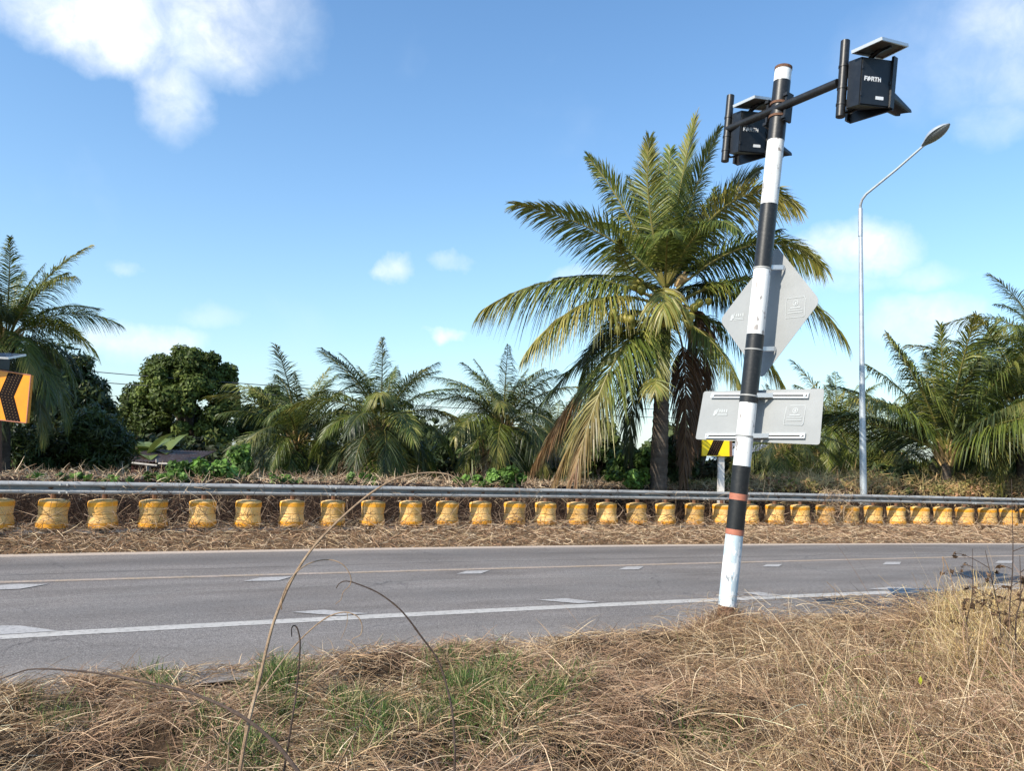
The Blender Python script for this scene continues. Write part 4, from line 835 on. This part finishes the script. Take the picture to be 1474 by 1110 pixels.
hmp = .04+.05*ss(vn(Bc[:, 0], Bc[:, 1], .3, 8)); B3 = np.stack([Bc[:, 0], Bc[:, 1], gz(Bc[:, 0], Bc[:, 1])+rng.random(n)*hmp], 1)
edge = np.clip((Yn(Bc[:, 0])-Bc[:, 1])/.5, .35, 1)
L_ = rng.gamma(4, .045, n)*edge+.05; L_ *= 1+.5*ss((Bc[:, 0]-1)/2)
mix = ss(vn(Bc[:, 0], Bc[:, 1], 1.1, 1)*1.2+.5)[:, None]
col = pal(STRAW, n, .26)*(1-mix*.5)+pal(PINK, n, .2)*mix*.5
mb = MB(); blades(mb, B3, D, L_, svec(n)*.22, rng.uniform(.0022, .0052, n), col, 4, .3)
tag(obj('dry_grass', mb, m_straw), 'matted dry straw coloured grass along the near verge', 'grass', kind='stuff')
# taller dry grass on the right
n = 26000; Bc = near_pts(n, True); B3 = np.stack([Bc[:, 0], Bc[:, 1], gz(Bc[:, 0], Bc[:, 1])], 1)
D = svec(n)*.55+[0, 0, 1.0]; D /= np.linalg.norm(D, axis=1)[:, None]; hh = (.8+.55*vn(Bc[:, 0], Bc[:, 1], .7, 3))*(1+.4*ss((Bc[:, 0]/Bc[:, 1]-.32)*5))
cap = np.clip((Yn(Bc[:, 0])+.1-Bc[:, 1])/2.8, .16+.5*ss((Bc[:, 0]-5.2)/1.5), 1); L_ = rng.gamma(5, .075, n)*np.clip(hh, .3, 1.3)*cap*(1-.45*ss((Bc[:, 0]/Bc[:, 1]-.66)*-8)*ss((7.6-Bc[:, 1])/2)*0)
col = pal(STRAW+PINK[:2], n, .2); gr = rng.random(n) < .035; col[gr] = pal([(.20, .24, .07)], gr.sum())
mb = MB(); blades(mb, B3, D, L_, svec(n)*[.4, .4, .1], rng.uniform(.003, .0065, n), col, 5, np.clip(rng.normal(.45, .25, n), 0, 1.1))
# fine criss-cross stems through it
n = 9000; Bc = near_pts(n, True); B3 = np.stack([Bc[:, 0], Bc[:, 1], gz(Bc[:, 0], Bc[:, 1])+rng.uniform(.02, .3, n)], 1)
D = svec(n); D[:, 2] = np.abs(D[:, 2])*.5; blades(mb, B3, D, rng.uniform(.15, .5, n), svec(n)*.3, rng.uniform(.002, .005, n), pal(STRAW, n, .25), 5, .3)
# golden clump rising at the right edge
n = 5200; q = np.stack([at(1435+a_*48, 900, 6.0)[0] + 0*b_ for a_, b_ in rng.normal(size=(n, 2))]); yy = rng.uniform(5.0, 7.6, n); B3 = np.stack([q+(yy-6)*.5, yy, np.zeros(n)], 1); B3[:, 2] = gz(B3[:, 0], B3[:, 1])
D = svec(n)*.4+[0, 0, 1.]; D /= np.linalg.norm(D, axis=1)[:, None]; blades(mb, B3, D, rng.uniform(.2, .62, n), svec(n)*[.3, .3, .05], rng.uniform(.003, .0065, n), pal([(.62, .46, .20), (.50, .35, .15), (.72, .57, .30), (.34, .22, .10), (.20, .12, .06)], n, .2), 5, np.clip(rng.normal(.35, .2, n), 0, 1))
tag(obj('tall_dry_grass', mb, m_straw), 'tall tangled dry grass on the right side of the near verge', 'grass', kind='stuff')
# grass round the pole foot
mb = MB(); n = 2200; B3 = np.stack([pb[0]+rng.normal(size=n)*.2, pb[1]-.16+rng.normal(size=n)*.12, np.zeros(n)], 1); B3[:, 2] = gz(B3[:, 0], B3[:, 1]); D = svec(n)*.5+[0, 0, 1.]; D /= np.linalg.norm(D, axis=1)[:, None]
blades(mb, B3, D, rng.uniform(.14, .34, n), svec(n)*.3, rng.uniform(.003, .006, n), pal(PINK+STRAW, n, .2), 5, .5)
tag(obj('pole_foot_grass', mb, m_straw), 'pinkish dry grass clump around the foot of the striped pole', 'grass', kind='stuff')
# green tufts
mb = MB()
for (px, py, wx, wy, n, hgt) in ((95, 1022, 42, 16, 420, .16), (400, 1000, 44, 40, 900, .2), (225, 985, 34, 30, 330, .15), (690, 985, 70, 28, 1200, .17), (640, 1025, 150, 30, 1500, .16), (790, 1005, 60, 22, 700, .15), (520, 1040, 50, 45, 900, .17),
                             (360, 1085, 46, 30, 600, .16), (240, 1085, 50, 30, 260, .14), (650, 950, 70, 22, 420, .12), (300, 1045, 50, 25, 250, .12), (830, 960, 60, 20, 200, .1), (60, 960+60, 50, 20, 120, .1), (1010, 1040, 60, 40, 260, .14), (1240, 1090, 50, 40, 160, .3), (480, 1075, 40, 30, 300, .14), (700, 1060, 120, 30, 300, .12), (940, 900, 60, 8, 200, .1)):
    n = int(n*1.15)
    a = np.array([gp(px+q*wx*.8, py+p*wy*.8, .06) for q, p in rng.normal(size=(n, 2))*.62])
    # breadth in the ground plane
    a[:, 1] += 0; B3 = a.copy(); B3[:, 2] = gz(a[:, 0], a[:, 1]); B3 = B3[(B3[:, 1] < Yn(B3[:, 0])-.05)]; k = len(B3)
    D = svec(k)*.5+[0, 0, 1.]; D /= np.linalg.norm(D, axis=1)[:, None]; blades(mb, B3, D, rng.uniform(.5, 1.3, k)*hgt*1.05, svec(k)*.3, rng.uniform(.004, .0075, k), pal(GREEN, k, .25), 4, .3)
tag(obj('green_grass', mb, m_leaf_matte), 'scattered tufts of fresh green grass in the dry verge', 'grass', kind='stuff')
# litter on the far verge
n = 42000; X = rng.uniform(-13, 19, n); v = rng.uniform(-.02, 1.0, n); Y = Yf(X)+.02+v*(Yb(X)-Yf(X)+.4)
B3 = np.stack([X, Y, gz(X, Y)+rng.random(n)**1.3*.14*ss(v*4)*(1+.5*vn(X, Y, .4))], 1); D = hvec(n)+[0, 0, 1.]*rng.normal(size=(n, 1))*.35; D /= np.linalg.norm(D, axis=1)[:, None]
RED = [(.46, .30, .18), (.34, .21, .13), (.56, .40, .26), (.18, .10, .06), (.68, .53, .37), (.55, .42, .26)]
mb = MB(); blades(mb, B3, D, rng.uniform(.08, .38, n)*np.clip(v*5, .3, 1), svec(n)*.4, rng.uniform(.005, .011, n), pal(RED, n, .2), 4, .15)
tag(obj('dry_litter', mb, m_straw), 'reddish brown dead vines and litter heaped between road and barrier', 'plant litter', kind='stuff')
# tangle of dead stems between, behind and over the rollers
def bline(X, off): p = bpt(X, 0, 0); q = bpt(X, 1, 0)-p; return p+q*off[:, None]
mb = MB(); n = 14000; X = rng.uniform(-13, 19, n); off = rng.uniform(.12, 1.3, n); B3 = bline(X, off); B3[:, 2] = gz(B3[:, 0], B3[:, 1])+rng.uniform(-.02, .25, n)
D = svec(n)*[.9, .35, 1.]+[0, -.05, .45]; D /= np.linalg.norm(D, axis=1)[:, None]; BR = [(.07, .042, .028), (.12, .075, .048), (.035, .02, .014), (.26, .18, .12), (.05, .028, .02), (.04, .024, .016)]
blades(mb, B3, D, rng.uniform(.2, .62, n), svec(n)*.6, rng.uniform(.006, .014, n), pal(BR, n, .2), 6, .3)
n = 3000; X = rng.uniform(-13, 19, n); off = rng.uniform(-.36, -.24, n); B3 = bline(X, off); B3[:, 2] += rng.uniform(-.05, .3, n)
D = svec(n)*[1, .12, .8]+[0, -.02, .25]; D /= np.linalg.norm(D, axis=1)[:, None]; blades(mb, B3, D, rng.uniform(.12, .5, n), svec(n)*[.6, .05, .6], rng.uniform(.005, .011, n), pal(BR[:2]+[(.45, .32, .22)], n, .2), 6, .25)
n = 1000; X = rng.uniform(-13, 19, n); B3 = bline(X, np.full(n, -.30)); B3[:, 2] += rng.uniform(.45, .85, n)   # hanging over the rail
D = svec(n)*[.8, .06, .8]; D /= np.linalg.norm(D, axis=1)[:, None]; blades(mb, B3, D, rng.uniform(.1, .5, n), svec(n)*[.7, .04, .5], rng.uniform(.004, .009, n), pal(BR+[(.5, .38, .26)], n, .2), 6, .4)
for (xc, s_) in ((bx_at(1185), .12), (bx_at(250), .5), (bx_at(1200), .2)):    # thicker clumps crossing the rail
    n = 260; X = rng.normal(xc, s_, n); B3 = bline(X, rng.uniform(-.34, -.1, n)); B3[:, 2] += rng.uniform(.0, .9, n); D = svec(n)+[0, -.1, .2]; D /= np.linalg.norm(D, axis=1)[:, None]; blades(mb, B3, D, rng.uniform(.1, .3, n), svec(n)*.7, rng.uniform(.006, .012, n), pal(RED, n, .2), 6, .3)
tag(obj('dead_vines', mb, m_straw), 'dead brown vine stems tangled around the yellow rollers', 'vines', kind='stuff')
# dry scrub on the bank behind the rail
mb = MB(); n = 34000; X = rng.uniform(-13, 20, n); off = rng.uniform(1.3, 5., n); wgt = .5+.5*ss((X-4)/4); ok = rng.random(n) < wgt; X, off = X[ok], off[ok]; n = len(X)
B3 = bline(X, off); B3[:, 2] = gz(B3[:, 0], B3[:, 1])+rng.uniform(0, .10, n)+.3*ss((X-6)/6)*ss(off/2)*rng.random(n)*(1+vn(X, off, .8))
D = svec(n)+[0, 0, .5]; D /= np.linalg.norm(D, axis=1)[:, None]; mx_ = ss((X-5)/4)[:, None]
col = pal(RED, n, .2)*(1-mx_)+pal([(.60, .43, .21), (.44, .30, .14), (.66, .52, .25), (.30, .25, .10), (.46, .26, .14)], n, .2)*mx_
blades(mb, B3, D, rng.uniform(.08, .34, n)*(1+.5*mx_[:, 0]), svec(n)*.5, rng.uniform(.006, .015, n), col, 4, .3)
for k in range(80):
    Xc = rng.uniform(5, 20); q = bline(np.array([Xc]), np.array([rng.uniform(1.2, 4.2)]))[0]; leaves(mb, (q[0], q[1], float(gz(q[0], q[1]))+.08), (.6, .5, .24), 6, 130, .07, [(.38, .28, .10), (.22, .20, .07), (.40, .22, .12), (.16, .18, .05)], .4, 1.5)
tag(obj('dry_scrub', mb, m_straw), 'brown and yellow dry scrub on the bank behind the steel rail', 'scrub', kind='stuff')

# ------------------------------------------------------------------ single stalks in the foreground
def spline(P, n=8):
    P = [np.asarray(p) for p in P]; P = [2*P[0]-P[1]]+P+[2*P[-1]-P[-2]]; out = []
    for i in range(1, len(P)-2):
        for t in np.linspace(0, 1, n, endpoint=False):
            out.append(.5*((2*P[i])+(-P[i-1]+P[i+1])*t+(2*P[i-1]-5*P[i]+4*P[i+1]-P[i+2])*t*t+(-P[i-1]+3*P[i]-3*P[i+1]+P[i+2])*t**3))
    return np.array(out+[P[-2]])
def stalk(label, px, r0, r1, mt_, branches=(), nodes=6):
    P = spline([at(x, y, Y) for x, y, Y in px]); b = P[0].copy(); g_ = float(gz(b[0], b[1])); b2 = b.copy(); b2[2] = g_-.03
    P = np.concatenate([[b2], P]) if b[2] > g_ else P
    t = tag(empty('dry_stalk', b2), label, 'dry stalk', 'dry stalks in the foreground'); rad = np.linspace(r0, r1, len(P)); rad = rad*(1+.0*rad); rad[::9] *= 1.28
    mb = MB(); tube(mb, P, rad, 7); obj('stem', mb, mt_, t, smooth=True)
    for br_ in branches:
        Q = spline([at(x, y, Y) for x, y, Y in br_[0]]); mb = MB(); tube(mb, Q, np.linspace(br_[1], br_[2], len(Q)), 6); obj('side_shoot', mb, mt_, t, smooth=True)
stalk('long pale stalk arching up past the barrier to a thin drooping tip', [(343, 1125, 2.9), (356, 1050, 2.9), (372, 985, 2.95), (398, 885, 3.), (440, 803, 3.05), (500, 738, 3.1), (560, 694, 3.15), (612, 681, 3.2), (650, 685, 3.2), (667, 702, 3.2)], .0078, .0018, m_stem,
      [([(405, 878, 3.), (407, 858, 3.), (420, 832, 3.02), (442, 813, 3.05), (470, 806, 3.1), (492, 812, 3.1), (504, 828, 3.1), (504, 842, 3.1), (494, 853, 3.1), (491, 863, 3.1), (483, 870, 3.1)], .0026, .0012)])
stalk('dark stalk bowing low to the left across the dry grass', [(432, 1115, 2.5), (395, 1070, 2.6), (345, 1030, 2.7), (280, 1000, 2.9), (215, 984, 3.), (150, 971, 3.15), (95, 965, 3.2), (45, 964, 3.3), (12, 974, 3.3), (-10, 982, 3.3)], .0068, .002, m_stem_dark)
stalk('thin pale stalk curling into a hook over the white line', [(330, 1062, 3.4), (372, 1000, 3.4), (420, 935, 3.5), (462, 895, 3.5), (492, 882, 3.5), (513, 887, 3.5), (521, 900, 3.5), (519, 914, 3.5), (508, 920, 3.5), (505, 927, 3.5)], .0036, .0014, m_stem, [([(500, 882, 3.5), (499, 900, 3.5), (490, 922, 3.5)], .0016, .001)])
stalk('short dark upright stalk with a crooked tip', [(408, 1115, 3.), (420, 1040, 3.), (428, 985, 3.05), (432, 930, 3.05), (429, 908, 3.05), (424, 901, 3.05), (420, 905, 3.05), (420, 917, 3.05)], .0042, .0018, m_stem_dark)
stalk('dark curved stalk bending left over the road from the green tufts', [(655, 1085, 3.8), (650, 1020, 3.9), (632, 955, 4.), (605, 915, 4.), (578, 880, 4.), (548, 856, 4.), (520, 843, 4.), (500, 837, 4.), (489, 840, 4.), (484, 847, 4.)], .0058, .0022, m_stem_dark)
stalk('thin brown stalk leaning right among the green tufts', [(487, 1105, 3.6), (510, 1060, 3.6), (535, 1015, 3.7), (560, 985, 3.8), (600, 962, 3.9)], .003, .0012, m_stem_dark)
stalk('pale straw leaning left in front of the right part of the road', [(1262, 940, 5.6), (1240, 895, 5.6), (1215, 862, 5.6), (1190, 838, 5.6)], .004, .002, m_stem)
stalk('bent straw with a folded tip against the right part of the road', [(1392, 905, 5.2), (1378, 868, 5.2), (1366, 822, 5.2), (1357, 802, 5.2), (1358, 818, 5.2), (1352, 836, 5.2)], .004, .0022, m_stem)
# dark dead weeds at the right edge
wl = ['dark dead weed with curled leaves, leftmost at the right edge of the verge', 'tall thin dead weed reaching up past the rollers at the right edge', 'branched dead weed between the two taller ones at the right edge', 'dead weed furthest right with drooping seed heads']
for i_, (x0, xt, yt, Yd) in enumerate(((1391, 1400, 790, 5.6), (1452, 1456, 690, 5.2), (1440, 1418, 792, 5.3), (1462, 1468, 800, 5.0))):
    b = at(x0, 925, Yd); b[2] = float(gz(b[0], Yd)); t = tag(empty('dead_weed', b), wl[i_], 'dead weed', 'dead weeds at the right edge'); P = spline([b, at(x0, 900, Yd), at((x0+xt)/2+4, (925+yt)/2, Yd), at(xt, yt, Yd)]); mb = MB(); tube(mb, P, np.linspace(.006, .0016, len(P)), 6); obj('stem', mb, m_stem_dark, t)
    lb2 = MB()
    for k in range(9):
        p = P[int(len(P)*(.22+.08*k))]; a = rng.uniform(0, 6.28); h = np.array([math.cos(a), math.sin(a)*.6, rng.uniform(.2, .9)]); l_ = rng.uniform(.07, .2)
        mb = MB(); Q = spline([p, p+h*l_*.5, p+h*l_+[0, 0, -.02], p+h*l_*1.15+[0, 0, -.06]], 4); tube(mb, Q, np.linspace(.0028, .0012, len(Q)), 5); obj('branch', mb, m_stem_dark, t)
        for q in range(3): leaves(lb2, Q[-1-q*3], (.012, .012, .018), 1, 5, .016, [(.10, .06, .035), (.16, .10, .06)], .8, 2.2)
    obj('curled_leaves', lb2, m_straw, t)
# small yellow fallen leaf in the tall grass
mb = MB(); c_ = at(1325, 980, 4.6); mb.add([c_+[0, 0, -.03], c_+[.012, 0, 0], c_+[0, 0, .03], c_+[-.012, 0, 0]], [(0, 1, 2, 3)], (.6, .62, .06)); o = obj('yellow_leaf', mb, m_leaf_matte); md = o.modifiers.new('t', 'SOLIDIFY'); md.thickness = .002; tag(o, 'single yellow green leaf caught in the tall dry grass', 'leaf')
